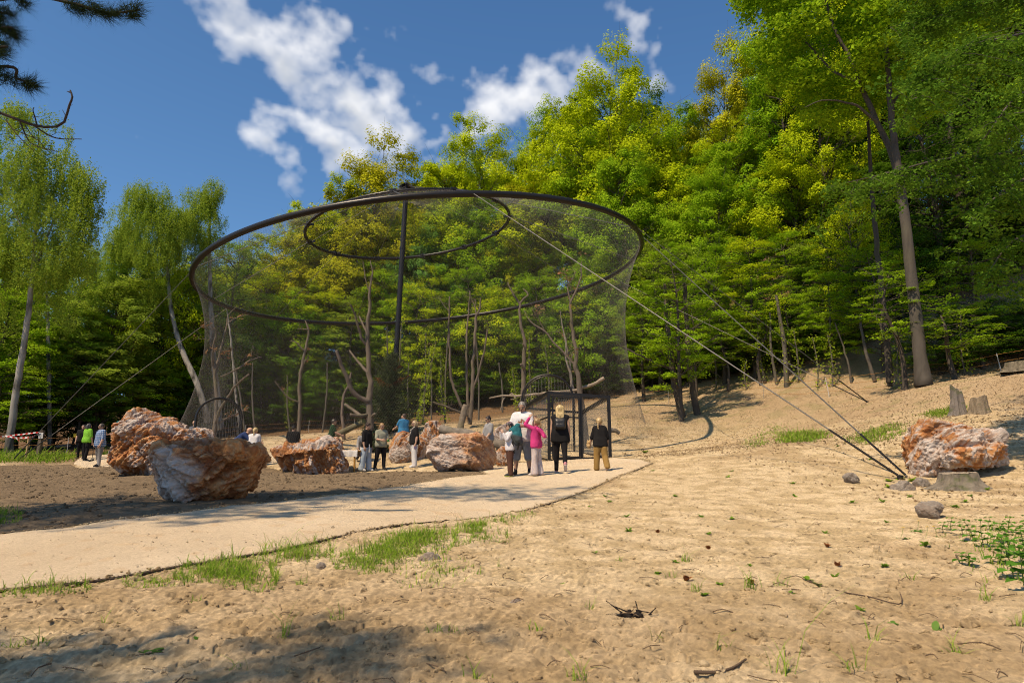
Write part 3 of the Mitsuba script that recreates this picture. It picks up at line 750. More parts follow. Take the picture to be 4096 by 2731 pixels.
def log(label, path, widths, Y, dy, seed, base=(.24, .195, .15)):
    t = thing('log', label, 'log')
    v, f = limb(path, widths, Y, dy, 26, 16, seed)
    c = barkcol(v, seed, base)
    c[-2:] = (.50, .36, .2)
    c[:16] *= 1.05
    put(t, (v, f), 'vc', c, smooth=False)
    return t
log('thick grey log laid across the rocks below the woman in grey', [(1764, 1716), (1840, 1729), (1930, 1750), (2035, 1790)], (36, 36, 38), 23.2, (0, -1.0), 41, (.23, .2, .165))
log('mossy log propped against the forked dead tree', [(1325, 1752), (1380, 1722), (1450, 1690)], (24, 23, 22), 27.4, (0, .5), 42, (.19, .165, .10))
log('upright sawn log leaning among the many-stemmed dead tree', [(1838, 1725), (1850, 1672), (1863, 1622)], (27, 26, 25), 28.2, (0, .3), 43)
log('low log lying on the ground behind the women', [(1490, 1872), (1570, 1866), (1720, 1862)], (20, 20, 20), 25.6, (0, .3), 45, (.15, .125, .1))
log('short log lying inside the netting right of the gate', [(2435, 1720), (2462, 1722), (2476, 1732)], (20, 18, 14), 28.5, (0, .1), 46, (.3, .25, .19))
log('dark short log lying near the forest edge right of the netting', [(2985, 1598), (3000, 1604), (3016, 1612)], (26, 26, 24), 36, (0, .2), 47, (.12, .1, .085))

def dead_tree(label, Y, limbs, seed, twigs=10, base=(.18, .145, .112), leaves=0):
    """limbs: (picture points, widths in pixels, (lean away at start, at end)); the first one is the trunk."""
    t = thing('dead_tree', label, 'dead tree')
    rng = np.random.default_rng(seed)
    tips = []
    for i, (path, w, dy) in enumerate(limbs):
        sub = limb(path, w, Y, dy, seed=seed + i * 3, sides=10 if i == 0 else 8)
        part(t, 'trunk' if i == 0 else 'branch', sub, 'vc', barkcol(sub[0], seed + i, base), smooth=True)
        tips.append(sub[0][:-2])
    tw = []
    for _ in range(twigs):
        s = tips[rng.integers(len(tips))]
        p = s[rng.integers(len(s) // 3, len(s))]
        d = rng.normal(size=3) * [1, .8, .7] + [0, 0, .35]
        L = rng.uniform(.25, .8)
        d /= np.linalg.norm(d)
        q = spline([p, p + d * L * .5 + rng.normal(size=3) * .06, p + d * L + rng.normal(size=3) * .1 + [0, 0, .08]], 6)
        tw.append(tube(q, np.linspace(.011, .003, 6), 4))
        for _ in range(2):
            a = q[rng.integers(1, 5)]; e = a + (rng.normal(size=3) * .7 + d) * L * .3
            tw.append(tube([a, e], [.006, .002], 3))
    if tw:
        v, f = join(tw)
        k = t + '__twigs'
        labels[k] = {'label': 'fine dry twigs', 'kind': 'stuff'}
        put(k, (v, f), 'vc', np.array(base) * .9)
    if leaves:
        vs = []
        for _ in range(leaves):
            s = tips[rng.integers(len(tips))]
            p = s[rng.integers(len(s) // 4, len(s))] + rng.normal(size=3) * .12
            for _ in range(5):
                a, b = rng.normal(size=3) * .05, rng.normal(size=3) * .03
                o = p + rng.normal(size=3) * .08
                vs.append((np.array([o - a, o + b, o + a, o - b]), np.array([[0, 1, 2], [0, 2, 3]])))
        k = t + '__withered_leaves'
        labels[k] = {'label': 'withered brown leaves', 'kind': 'stuff'}
        put(k, join(vs), 'leaf', (.34, .19, .09))
    return t
zc, zd, za = (.4144, 700, 1150), (.5102, 1300, 1000), (.4146, 1750, 1050)
dead_tree('forked dead tree at the left of the aviary with withered brown leaves', 29.0, [
    (Z([(365, 1470), (385, 1330), (400, 1150), (395, 980), (385, 820), (430, 650), (465, 490), (500, 370), (520, 270), (595, 190)], *zc), (19, 16, 14, 12, 8, 5, 2), (0, .6)),
    (Z([(385, 830), (367, 740), (365, 660), (375, 560), (400, 430), (350, 370)], *zc), (10, 9, 7, 3), (.3, -.4)),
    (Z([(395, 1300), (440, 1170), (540, 1010), (600, 930), (715, 835)], *zc), (12, 10, 9, 7), (0, -.9)),
    (Z([(425, 1300), (560, 1230), (720, 1155)], *zc), (9, 8, 6), (0, .6)),
    (Z([(440, 862), (570, 805), (720, 710), (825, 670)], *zc), (6, 7, 6, 4), (.2, .9)),
    (Z([(515, 340), (600, 290), (710, 260)], *zc), (5, 4, 2), (.4, .8)),
    (Z([(440, 605), (370, 570), (310, 500), (220, 500)], *zc), (4, 3, 2), (.2, -.5)),
    (Z([(375, 410), (300, 380), (265, 365)], *zc), (4, 3, 2), (.2, -.2)),
    (Z([(735, 700), (740, 620), (750, 560)], *zc), (3, 2, 1.5), (.7, .8)),
    (Z([(445, 620), (520, 590)], *zc), (3, 2), (.3, .5))], 5, 26, leaves=24)
dead_tree('slim crooked dead tree between the left fork and the centre', 31.0, [
    (Z([(1188, 1445), (1200, 1290), (1205, 1130), (1200, 950), (1220, 780), (1245, 660), (1270, 540), (1290, 440), (1275, 360), (1255, 320)], *zc), (17, 14, 13, 12, 10, 8, 5), (0, .3)),
    (Z([(1195, 1105), (1110, 1070), (1040, 1010), (965, 905)], *zc), (7, 7, 6, 4), (0, -.5)),
    (Z([(1242, 610), (1190, 550), (1150, 520), (1110, 520)], *zc), (7, 5, 3), (.1, -.2)),
    (Z([(1243, 712), (1270, 695), (1290, 660)], *zc), (6, 5, 4), (.1, .3)),
    (Z([(1283, 405), (1230, 400), (1180, 402)], *zc), (5, 3, 2), (.2, .3))], 15, 16, leaves=4)
dead_tree('tallest dead tree, mossy and many forked, left of the mast', 27.0, [
    (Z([(355, 1420), (352, 1290), (345, 1170), (360, 1060), (345, 960), (340, 830), (335, 700), (335, 600), (348, 440), (350, 320), (365, 230), (372, 180), (358, 80)], *zd), (30, 27, 22, 19, 17, 14, 10, 7, 4), (0, .5)),
    (Z([(350, 322), (320, 240), (305, 150), (297, 90)], *zd), (6, 5, 3), (.4, .2)),
    (Z([(343, 760), (290, 700), (260, 600), (230, 500), (195, 430)], *zd), (12, 11, 9, 6), (.3, -.5)),
    (Z([(335, 660), (300, 590), (270, 520)], *zd), (10, 8, 6), (.3, .7)),
    (Z([(340, 965), (290, 910), (240, 850), (190, 785)], *zd), (13, 11, 9, 7), (.1, .8)),
    (Z([(345, 1190), (260, 1150), (200, 1070), (160, 970), (120, 870), (88, 788)], *zd), (20, 19, 17, 15, 12), (0, -.9)),
    (Z([(340, 1288), (270, 1300), (198, 1290)], *zd), (14, 13, 12), (0, -.6)),
    (Z([(290, 1305), (240, 1270), (160, 1212)], *zd), (13, 13, 12), (-.3, .5)),
    (Z([(365, 1310), (392, 1282)], *zd), (13, 11), (0, -.3))], 25, 10)
dead_tree('short dead stem with sawn ends left of the tallest dead tree', 28.0, [
    (Z([(150, 1560), (145, 1400), (135, 1280), (140, 1160), (180, 1070), (205, 960)], *zd), (15, 13, 10, 6), (0, .2)),
    (Z([(135, 1290), (126, 1200)], *zd), (5, 3), (0, .2)), (Z([(185, 1060), (215, 1010)], *zd), (4, 3), (0, .3))], 35, 6, (.18, .14, .11))
dead_tree('many-stemmed dead tree right of the fir', 30.0, [
    (Z([(312, 1560), (330, 1350), (340, 1150), (345, 950), (360, 800), (370, 600), (375, 520), (410, 430), (417, 345)], *za), (18, 15, 13, 12, 9, 5), (0, .2)),
    (Z([(375, 525), (362, 430), (325, 350)], *za), (6, 5, 3), (.15, .4)),
    (Z([(365, 430), (368, 355)], *za), (4, 3), (.3, .3)),
    (Z([(305, 1540), (290, 1300), (280, 1100), (280, 900), (285, 700), (300, 480), (312, 275)], *za), (14, 12, 10, 8, 5), (.2, .7)),
    (Z([(318, 1450), (350, 1200), (400, 1050), (440, 900), (470, 750), (485, 648)], *za), (11, 9, 8, 7), (.1, -.4)),
    (Z([(290, 1480), (240, 1400), (170, 1250), (130, 1080), (120, 900), (110, 700), (110, 520), (120, 325)], *za), (11, 12, 10, 8, 6), (-.2, -.6)),
    (Z([(110, 470), (60, 410), (8, 320)], *za), (4, 3, 2), (-.5, -.3)),
    (Z([(245, 1455), (140, 1415), (60, 1380), (-45, 1345)], *za), (10, 8, 7), (-.4, -1.0))], 45, 26)
dead_tree('sturdy dead tree with a hooked fork at its top', 30.0, [
    (Z([(822, 1480), (822, 1280), (830, 1100), (835, 900), (840, 750), (805, 600), (792, 480), (790, 400), (740, 320), (690, 230), (684, 188)], *za), (20, 19, 16, 12, 10, 8, 5), (0, .4)),
    (Z([(790, 405), (830, 350), (872, 315), (855, 280), (828, 254)], *za), (9, 7, 5), (.3, .5)),
    (Z([(735, 318), (745, 292), (772, 285)], *za), (3, 2), (.4, .5)), (Z([(705, 260), (738, 222)], *za), (4, 2.5), (.4, .4)),
    (Z([(838, 1030), (803, 978)], *za), (11, 10), (0, -.3)), (Z([(838, 810), (824, 786)], *za), (8, 8), (.1, -.2))], 55, 6)
dead_tree('dead tree behind the gate with a long dry limb reaching left', 26.6, [
    (Z([(1440, 1840), (1412, 1520), (1370, 1250), (1360, 1100), (1330, 1000), (1340, 880), (1310, 720), (1290, 560), (1285, 380), (1350, 260), (1388, 100), (1392, -15)], *za), (28, 25, 19, 17, 14, 10, 7, 4), (0, .4)),
    (Z([(1285, 385), (1258, 250), (1300, 160), (1330, 88)], *za), (7, 5, 3), (.3, .6)),
    (Z([(1300, 290), (1255, 170), (1215, 70)], *za), (4, 3, 2), (.4, .2)),
    (Z([(1345, 1010), (1250, 910), (1150, 800), (1040, 670), (930, 600), (870, 530), (830, 460)], *za), (9, 8, 7, 5, 3), (.2, .9)),
    (Z([(1040, 672), (1000, 590), (950, 500), (880, 423)], *za), (5, 4, 2), (.6, .3)),
    (Z([(945, 490), (925, 460), (950, 420)], *za), (3, 2), (.4, .4))], 65, 26, leaves=14)
dead_tree('pale slim dead trunk left of the long dry limb', 28.0, [
    (Z([(1320, 1450), (1308, 1220), (1270, 1050), (1242, 920), (1243, 780), (1200, 600), (1185, 470)], *za), (11, 10, 8, 6, 3), (0, .5)),
    (Z([(1290, 1200), (1278, 1000), (1260, 860), (1220, 700)], *za), (8, 7, 5), (.3, .6))], 75, 18, (.27, .235, .2), leaves=6)
t = thing('perch', 'long pale perch limb laid level behind the gate', 'perch')
a = limb([(1957, 1592), (2020, 1581), (2090, 1583), (2190, 1570), (2290, 1561), (2340, 1546), (2388, 1532), (2416, 1512)], (5, 8, 10, 11, 12, 13, 14), 27.6, (0, -.5), 40, 8, 91)
put(t, a, 'vc', barkcol(a[0], 91, (.38, .31, .235), .2))
for q, w in (([(2035, 1583), (2048, 1574), (2062, 1592), (2042, 1598)], (6, 5, 4)), ([(2022, 1585), (2010, 1605), (2003, 1640)], (5, 4, 3))):
    b = limb(q, w, 27.6, (0, -.3), 14, 6, 92)
    part(t, 'twig', b, 'vc', barkcol(b[0], 93, (.38, .31, .235), .2))

# ---------------------------------------------------------------- the fir inside the aviary
def conifer(label, base, h, r, seed):
    rng = np.random.default_rng(seed)
    t = thing('fir_tree', label, 'tree')
    tr = tube(np.array([base + [0, 0, -.1], base + [.02, 0, h * .5], base + [0, 0, h]]), [.07, .045, .01], 8)
    part(t, 'trunk', tr, 'vc', (.09, .065, .05))
    nv, nc = [], []
    wood = []
    for k in range(150):
        s = (k + .5) / 150
        z = h * (.03 + .95 * s)
        L = r * (1.08 - s) ** .75 * rng.uniform(.7, 1.1)
        a = k * 2.4 + rng.uniform(-.3, .3)
        d = np.array([math.cos(a), math.sin(a), .28 + .5 * s - .25 * (1 - s)])
        p0 = base + [0, 0, z]
        tip = p0 + d * L
        tip2 = tip + [0, 0, .08 * L]
        pts = spline([p0, p0 + d * L * .55 - [0, 0, .05 * L], tip2], 8)
        wood.append(tube(pts, np.linspace(.018, .005, 8), 4))
        side = np.cross(d, [0, 0, 1]); side /= np.linalg.norm(side)
        sprays = [(pts[i], dd * L * (.46 - .04 * i)) for i in range(1, 7) for dd in (side * .8 + d * .6, -side * .8 + d * .6)] + [(pts[5], d * L * .35)]
        tone = rng.uniform(.7, 1.3) * (1 if rng.random() > .02 else 1)
        base_c = np.array((.095, .125, .062)) * tone
        if rng.random() < .012: base_c = np.array((.26, .10, .045))
        for o, e in sprays:
            n = max(6, int(np.linalg.norm(e) * 62))
            for i in range(n):
                q = o + e * (i + rng.random()) / n + [0, 0, -.02 * (i / n)]
                for _ in range(2):
                    dv = rng.normal(size=3); dv[2] = abs(dv[2]) * .5; dv += e / np.linalg.norm(e) * .8
                    dv *= .055 / np.linalg.norm(dv)
                    w = np.cross(dv, rng.normal(size=3)); w *= .012 / np.linalg.norm(w)
                    nv.append([q - w, q + w, q + dv])
                    nc.append(base_c * rng.uniform(.75, 1.3))
    part(t, 'branches', join(wood), 'vc', (.10, .075, .055))
    v = np.array(nv).reshape(-1, 3)
    k = t + '__needles'
    labels[k] = {'label': 'dark green needles', 'kind': 'stuff'}
    put(k, (v, np.arange(len(v)).reshape(-1, 3)), 'leaf', np.repeat(np.array(nc), 3, 0), smooth=False)
    return t
conifer('dark green fir standing at the foot of the mast', on(1556, 1745, 29.0), 3.75, 1.55, 4)
for u, v, Y, h, r in ((1510, 1840, 25.6, .9, .5), (1480, 1780, 27.2, .8, .5)):
    conifer('small cut fir bough standing behind the women' if u == 1510 else 'small fir bough beside the foot of the tallest dead tree', on(u, v, Y), h, r, u)
# ---------------------------------------------------------------- the wood
def leaves(cent, axis_up, size, rng, droop=0.0, aspect=.62, face=None):
    """Folded leaves (two triangles each) at the given centres; axis_up: how strongly they lie flat."""
    n = len(cent)
    a = rng.normal(size=(n, 3)) * [1, 1, .45]; a[:, 2] -= droop
    a /= np.linalg.norm(a, axis=1, keepdims=True)
    u = rng.normal(size=(n, 3)); u[:, 2] = np.abs(u[:, 2]) + axis_up
    if face is not None:                                            # leaves turn outwards, to the light
        u = u * .42 + face
        a = a - u * ((a * u).sum(1) / (u * u).sum(1))[:, None] * .8
    s = np.cross(u, a); s /= np.linalg.norm(s, axis=1, keepdims=True) + 1e-9
    nn = np.cross(a, s)
    L = (size * rng.uniform(.7, 1.25, n))[:, None] * .5
    w = L * aspect
    v = np.stack([cent - a * L, cent + s * w + nn * w * .35, cent + a * L, cent - s * w + nn * w * .35], 1).reshape(-1, 3)
    b = np.arange(n) * 4
    f = np.concatenate([np.stack([b, b + 1, b + 2], 1), np.stack([b, b + 2, b + 3], 1)])
    return v, f
def clump(cents, radii, per, rng):
    """per points in each flattened ball."""
    n = len(cents)
    d = rng.normal(size=(n, per, 3)); d /= np.linalg.norm(d, axis=2, keepdims=True)
    d *= rng.uniform(0, 1, (n, per, 1)) ** .45
    return (cents[:, None] + d * radii[:, None]).reshape(-1, 3)

def proto(h, r, base, seed, layered=0.0, per=34, nb=44, leaf=.19, dense=1.0, flat=1.0):
    """A tree: trunk, limbs and leaf clumps gathered in lumps near the outside of an uneven rounded crown. layered: flat sprays instead of round lumps."""
    rng = np.random.default_rng(seed)
    wood, cl, rd, tone, mid = [], [], [], [], []
    top = h * .86
    tp = np.array([[0, 0, -.4], [rng.normal() * .1, rng.normal() * .1, h * .3], [rng.normal() * .25, rng.normal() * .25, h * .62], [rng.normal() * .3, rng.normal() * .3, top]])
    tr = spline(tp, 16)
    tr_r = np.interp(np.linspace(0, 1, 16), [0, .06, .5, 1], np.array([1.5, 1, .62, .12]) * .015 * h)
    wood.append(tube(tr, tr_r, 9))
    zc, hz = h * (1 + base) / 2, h * (1 - base) / 2
    lean = rng.normal(size=2) * .12 * r
    for k in range(nb):
        z = -0.93 + 1.9 * (k + .5) / nb
        a = k * 2.399 + rng.uniform(-.45, .45)
        s = math.sqrt(max(0, 1 - z * z))
        n = np.array([s * math.cos(a), s * math.sin(a), z])
        m = (meshkit.fbm(n[None] * 1.7 + seed * 3.1, 3, seed)[0] - .5) * 1.25
        q = rng.uniform(.72, 1.0) + m * (.75 if not layered else .5)
        if z < -.3: q *= rng.uniform(.6, 1)
        wide = 1.0 + (.14 if z < .1 else -.05)
        tip = np.array([n[0] * r * q * wide + lean[0] * z, n[1] * r * q * wide + lean[1] * z, zc + n[2] * hz * min(q, 1.08)])
        t0 = np.clip((tip[2] - .55 * np.hypot(tip[0], tip[1]) * (1 - layered * .8)) / top, base * .8, .97)
        p0 = tr[min(15, int(t0 * 15))]
        L = np.linalg.norm(tip - p0)
        pts = spline([p0, (p0 + tip) / 2 + rng.normal(size=3) * .06 * L + [0, 0, .05 * L], tip], 7)
        wood.append(tube(pts, np.linspace(.0042 * h * (1.25 - t0 * .8), .012, 7), 5))
        lump = rng.uniform(0, 1)
        sz = r * rng.uniform(.17, .33)
        for _ in range(int(11 * dense)):
            d = rng.normal(size=3); d /= np.linalg.norm(d); d *= rng.uniform(.1, 1) ** .5; d[2] = abs(d[2]) * .9 - .25
            cl.append(tip + d * sz * np.array([1.15, 1.15, .8 - .62 * layered])); mid.append(np.append(tip - [0, 0, .35 * sz], sz))
            s2 = sz * rng.uniform(.34, .6)
            rd.append([s2 * (1 + .4 * layered), s2 * (1 + .4 * layered), s2 * (.7 - .55 * layered)])
            tone.append(.6 * lump + .4 * rng.random())
        for i in (3, 5):                                             # leaves along the limb, inside the crown
            cl.append(pts[i] + rng.normal(size=3) * .06 * r); rd.append([.13 * r, .13 * r, .08 * r * (1 - .6 * layered)]); tone.append(.35 * rng.random()); mid.append(np.append(cl[-1], sz))
        for _ in range(2):
            e = tip + rng.normal(size=3) * sz * .8
            wood.append(tube([pts[4], (pts[4] + e) / 2 + [0, 0, .1], e], [.02, .013, .005], 4))
    cl, rd, tone = np.array(cl), np.array(rd), np.array(tone)
    c = clump(cl, rd, per, rng)
    mid = np.repeat(np.array(mid), per, 0)
    o = (c - mid[:, :3]) / mid[:, 3:] * .8
    oc = c - [0, 0, zc]; oc /= np.linalg.norm(oc, axis=1, keepdims=True)
    lv = leaves(c, .3 + .8 * layered, leaf, rng, face=(o + .55 * oc) * (1 - .45 * layered) + [0, 0, .45 + .5 * layered])
    t1 = np.repeat(tone, per) * .7 + rng.random(len(c)) * .3
    return join(wood), lv, np.repeat(t1, 4), np.repeat(rng.uniform(.7, 1.25, len(c)), 4)

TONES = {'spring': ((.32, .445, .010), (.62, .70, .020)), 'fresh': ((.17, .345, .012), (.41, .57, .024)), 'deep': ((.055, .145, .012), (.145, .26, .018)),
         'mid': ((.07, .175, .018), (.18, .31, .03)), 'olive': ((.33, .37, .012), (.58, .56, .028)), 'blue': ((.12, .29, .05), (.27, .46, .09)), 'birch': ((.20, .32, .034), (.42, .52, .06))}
SHAPES_ = {'round': proto(19, 5.4, .22, 1, per=56, nb=64, leaf=.225), 'round_b': proto(21, 5.0, .20, 2, per=56, nb=64, leaf=.225), 'tall': proto(20, 3.9, .20, 3, per=52, nb=60, leaf=.21),
           'layer': proto(11, 3.5, .03, 4, layered=.5, per=26, nb=64, leaf=.16, dense=.9), 'layer_b': proto(12, 3.1, .06, 5, layered=.62, per=26, nb=58, leaf=.16, dense=.8), 'bush': proto(9, 3.7, .0, 8, layered=.25, per=28, nb=60, leaf=.17, dense=.9), 'wisp': proto(8, 1.7, .22, 6, layered=.8, per=14, nb=36, leaf=.13, dense=.6)}
DIM = {'round': (19, 5.4), 'round_b': (21, 5.0), 'tall': (20, 3.9), 'layer': (11, 3.5), 'layer_b': (12, 3.1), 'bush': (9, 3.7), 'wisp': (8, 1.7)}
_wood = {}
def group(shape, tone):
    k = 'kind_%s_%s' % (shape, tone)
    if k not in scene:
        w, lv, t1, t2 = SHAPES_[shape]
        a, b = TONES[tone]
        col = lerp(a, b, t1) * t2[:, None]
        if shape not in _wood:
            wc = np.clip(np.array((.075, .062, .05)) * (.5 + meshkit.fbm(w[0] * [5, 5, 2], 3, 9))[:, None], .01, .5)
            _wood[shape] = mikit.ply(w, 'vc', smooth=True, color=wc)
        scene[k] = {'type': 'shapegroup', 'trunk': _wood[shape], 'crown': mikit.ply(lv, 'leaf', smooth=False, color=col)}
    return k
_trng = np.random.default_rng(77)
def tree(name, label, u, vtop, Y, wpx, shape, tone, grp=None, base=None):
    p = at(u, vtop, Y)
    g = H1(p[0], p[1])
    h0, r0 = DIM[shape]
    h = max(p[2] - g, 2.0)
    sx = (wpx * Y / FPX) / (2 * r0) if wpx else h / h0
    k = thing(name, label, 'tree', grp)
    scene[k] = {'type': 'instance', 'to_world': T().translate([p[0], p[1], g - .05]).rotate([0, 0, 1], float(_trng.uniform(0, 360))).scale([sx, sx, h / h0]), 'group': {'type': 'ref', 'id': group(shape, tone)}}
    return k
SKY_U = [-400, -100, 300, 420, 470, 570, 650, 720, 850, 900, 1000, 1100, 1170, 1210, 1340, 1400, 1450, 1600, 1700, 1800, 1900, 2000, 2100, 2170, 2250, 2400, 2500, 2570, 2640, 2750, 2790, 2850, 2950, 2990, 3010, 4500]
SKY_V = [500, 500, 800, 1050, 1050, 1000, 1000, 1000, 1000, 950, 950, 930, 800, 770, 720, 630, 590, 590, 630, 560, 480, 520, 510, 360, 290, 270, 215, 270, 400, 410, 280, 200, 190, 60, -100, -300]
def skyline(u): return float(np.interp(u, SKY_U, SKY_V))
def edge(u): return float(np.interp(u, [-400, 0, 500, 900, 1500, 2100, 2450, 2700, 3000, 3400, 3700, 4300], [36, 38, 47, 54, 55, 54, 50, 45, 40, 35.5, 33.5, 32]))
# trees of the skyline, each one as it stands
for row in (
    ('broad tree with olive young leaves rising behind the mast', 1520, 565, 62, 480, 'round', 'olive'),
    ('bright tree at the left end of the hill skyline', 1235, 735, 64, 240, 'round_b', 'spring'),
    ('bright green tree left of the olive tree behind the mast', 1390, 690, 62, 260, 'tall', 'spring'),
    ('yellow green tree right of the mast, its top on the skyline', 1790, 545, 64, 330, 'round_b', 'spring'),
    ('tall bright tree topping the skyline right of the aviary head', 1925, 470, 66, 400, 'round', 'spring'),
    ('yellow green tree between the two tallest trees of the skyline', 2095, 505, 68, 270, 'tall', 'spring'),
    ('tallest round-headed tree of the middle skyline, standing clear against cloud', 2430, 205, 58, 500, 'round', 'spring'),
    ('round-headed tree just left of the tallest middle tree', 2270, 300, 64, 330, 'round_b', 'spring'),
    ('fresh green tree right of the tallest middle tree', 2660, 420, 56, 330, 'tall', 'fresh'),
    ('light green tree in front of the tallest middle tree', 2470, 520, 52, 330, 'round_b', 'fresh'),
    ('olive brown tree standing in the notch of the skyline', 2880, 185, 55, 360, 'round', 'olive'),
    ('slim pale tree between the olive brown tree and the fresh green one', 2770, 430, 60, 200, 'tall', 'spring'),
    ('yellow green tree under the big forked tree', 3130, 560, 46, 420, 'round_b', 'spring'),
    ('tall bright tree left of the big forked tree, cut by the top edge', 3230, -420, 50, 620, 'round', 'spring'),
    ('fresh green tree below the olive brown tree', 2860, 640, 47, 360, 'round', 'fresh'),
    ('blue green tree behind the middle of the aviary', 1700, 860, 60, 280, 'round', 'blue'),
    ('olive tree seen through the upper ring', 1450, 800, 60, 330, 'round_b', 'olive'),
    ('light tree at the left inside the ring', 1010, 955, 62, 260, 'tall', 'fresh'),
    ('loose light tree right of the white birch trunk', 900, 985, 60, 220, 'round_b', 'spring')):
    tree('leafy_tree', *row)
# the rest of the wood, tree by tree
rng = np.random.default_rng(5)
GL = 'leafy tree in the middle of the dense wood on the slope'
for u in np.arange(1050, 3300, 118):
    uu = u + rng.uniform(-45, 45)
    v = skyline(uu) + rng.uniform(110, 330)
    tree('wood_tree', GL, uu, v, edge(uu) + rng.uniform(6, 13), rng.uniform(330, 460), ('round', 'round_b', 'tall')[rng.integers(3)], ('spring', 'spring', 'fresh', 'fresh', 'olive')[rng.integers(5)], 'trees in the middle of the wood')
for u in np.arange(1000, 4300, 150):
    uu = u + rng.uniform(-60, 60)
    v = max(skyline(uu), -120) + rng.uniform(40, 160)
    tree('wood_tree', 'leafy tree far back in the wood below the skyline', uu, v, edge(uu) + rng.uniform(22, 34), rng.uniform(260, 360), ('round', 'round_b', 'tall')[rng.integers(3)], ('spring', 'fresh', 'deep')[rng.integers(3)], 'trees far back in the wood')
for u in np.arange(3180, 4500, 120):
    uu = u + rng.uniform(-40, 40)
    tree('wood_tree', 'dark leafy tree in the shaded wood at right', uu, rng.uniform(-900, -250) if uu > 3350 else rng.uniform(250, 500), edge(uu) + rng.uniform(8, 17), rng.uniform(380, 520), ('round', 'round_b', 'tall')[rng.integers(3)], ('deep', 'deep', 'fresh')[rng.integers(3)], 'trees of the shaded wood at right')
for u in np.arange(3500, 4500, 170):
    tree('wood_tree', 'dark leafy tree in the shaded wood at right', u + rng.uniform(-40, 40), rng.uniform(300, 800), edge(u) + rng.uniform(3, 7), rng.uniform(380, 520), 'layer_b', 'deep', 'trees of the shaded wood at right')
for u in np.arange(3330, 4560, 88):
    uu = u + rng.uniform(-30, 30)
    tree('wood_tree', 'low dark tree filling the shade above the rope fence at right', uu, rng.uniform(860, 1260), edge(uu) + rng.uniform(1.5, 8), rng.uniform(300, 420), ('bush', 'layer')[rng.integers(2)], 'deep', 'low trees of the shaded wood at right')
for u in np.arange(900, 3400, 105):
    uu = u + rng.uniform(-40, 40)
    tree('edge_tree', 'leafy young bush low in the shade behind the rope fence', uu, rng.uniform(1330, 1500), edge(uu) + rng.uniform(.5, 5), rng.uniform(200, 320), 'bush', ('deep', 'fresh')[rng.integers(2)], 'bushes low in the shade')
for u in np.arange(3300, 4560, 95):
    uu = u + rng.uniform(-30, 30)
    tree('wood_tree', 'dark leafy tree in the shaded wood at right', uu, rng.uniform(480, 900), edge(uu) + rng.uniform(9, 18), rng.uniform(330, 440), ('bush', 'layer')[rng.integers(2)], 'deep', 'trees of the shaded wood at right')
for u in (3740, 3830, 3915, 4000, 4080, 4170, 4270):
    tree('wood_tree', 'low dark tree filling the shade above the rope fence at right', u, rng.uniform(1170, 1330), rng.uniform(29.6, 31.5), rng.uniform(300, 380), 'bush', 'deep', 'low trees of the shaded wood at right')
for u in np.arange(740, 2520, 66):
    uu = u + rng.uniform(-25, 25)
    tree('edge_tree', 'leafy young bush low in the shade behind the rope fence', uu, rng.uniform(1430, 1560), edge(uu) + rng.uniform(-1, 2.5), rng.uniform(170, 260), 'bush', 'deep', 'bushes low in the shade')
GE = 'young tree with flat leafy sprays at the edge of the wood'
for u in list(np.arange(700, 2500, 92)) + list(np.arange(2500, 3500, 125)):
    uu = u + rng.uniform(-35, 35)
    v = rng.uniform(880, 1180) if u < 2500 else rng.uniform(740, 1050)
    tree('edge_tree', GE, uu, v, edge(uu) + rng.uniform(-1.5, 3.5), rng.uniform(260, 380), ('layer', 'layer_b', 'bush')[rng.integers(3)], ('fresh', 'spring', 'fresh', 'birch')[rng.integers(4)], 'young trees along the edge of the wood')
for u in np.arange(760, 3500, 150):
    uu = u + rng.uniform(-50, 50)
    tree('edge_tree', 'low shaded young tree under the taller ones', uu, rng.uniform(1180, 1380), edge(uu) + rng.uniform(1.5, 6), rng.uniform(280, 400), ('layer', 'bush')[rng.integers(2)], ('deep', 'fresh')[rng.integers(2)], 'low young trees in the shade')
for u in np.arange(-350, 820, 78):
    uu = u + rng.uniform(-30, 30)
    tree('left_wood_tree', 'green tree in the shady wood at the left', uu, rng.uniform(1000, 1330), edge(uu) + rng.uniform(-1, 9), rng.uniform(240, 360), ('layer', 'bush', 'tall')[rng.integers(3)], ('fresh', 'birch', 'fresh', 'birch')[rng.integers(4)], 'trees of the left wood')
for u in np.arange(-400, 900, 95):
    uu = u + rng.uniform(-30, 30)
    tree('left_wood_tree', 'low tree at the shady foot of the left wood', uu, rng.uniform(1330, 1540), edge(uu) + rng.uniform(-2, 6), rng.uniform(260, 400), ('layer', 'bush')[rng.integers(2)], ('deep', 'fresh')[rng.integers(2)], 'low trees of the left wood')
for u in np.arange(-500, 1000, 130):
    uu = u + rng.uniform(-30, 30)
    tree('left_wood_tree', 'green tree at the back of the left wood', uu, rng.uniform(930, 1100), edge(uu) + rng.uniform(9, 18), rng.uniform(260, 380), ('round', 'tall')[rng.integers(2)], ('deep', 'fresh')[rng.integers(2)], 'trees at the back of the left wood')
for u, v, Y, w, lab in ((3020, 1180, 38, 170, 'slim sunlit sapling left of the pale forked stem on the slope edge'), (3130, 1100, 38, 200, 'sunlit sapling in front of the thickest pale stem on the slope edge'), (3480, 950, 33, 300, 'spreading light sapling just left of the dark trunk by the forked tree'), (3860, 920, 30, 260, 'light layered sapling right of the big forked trunk'),
                   (2890, 1250, 39, 150, 'smallest sunlit sapling right of the two leaning trunks'), (2560, 1150, 43, 240, 'light sapling between the netting and the two leaning trunks'), (2760, 1100, 40, 220, 'light sapling just behind the two leaning trunks'), (3300, 1060, 35, 220, 'bushy light sapling above the white fence post')):
    tree('sapling', lab, u, v, Y, w * 1.1, 'wisp' if w < 180 else 'layer_b', 'fresh')
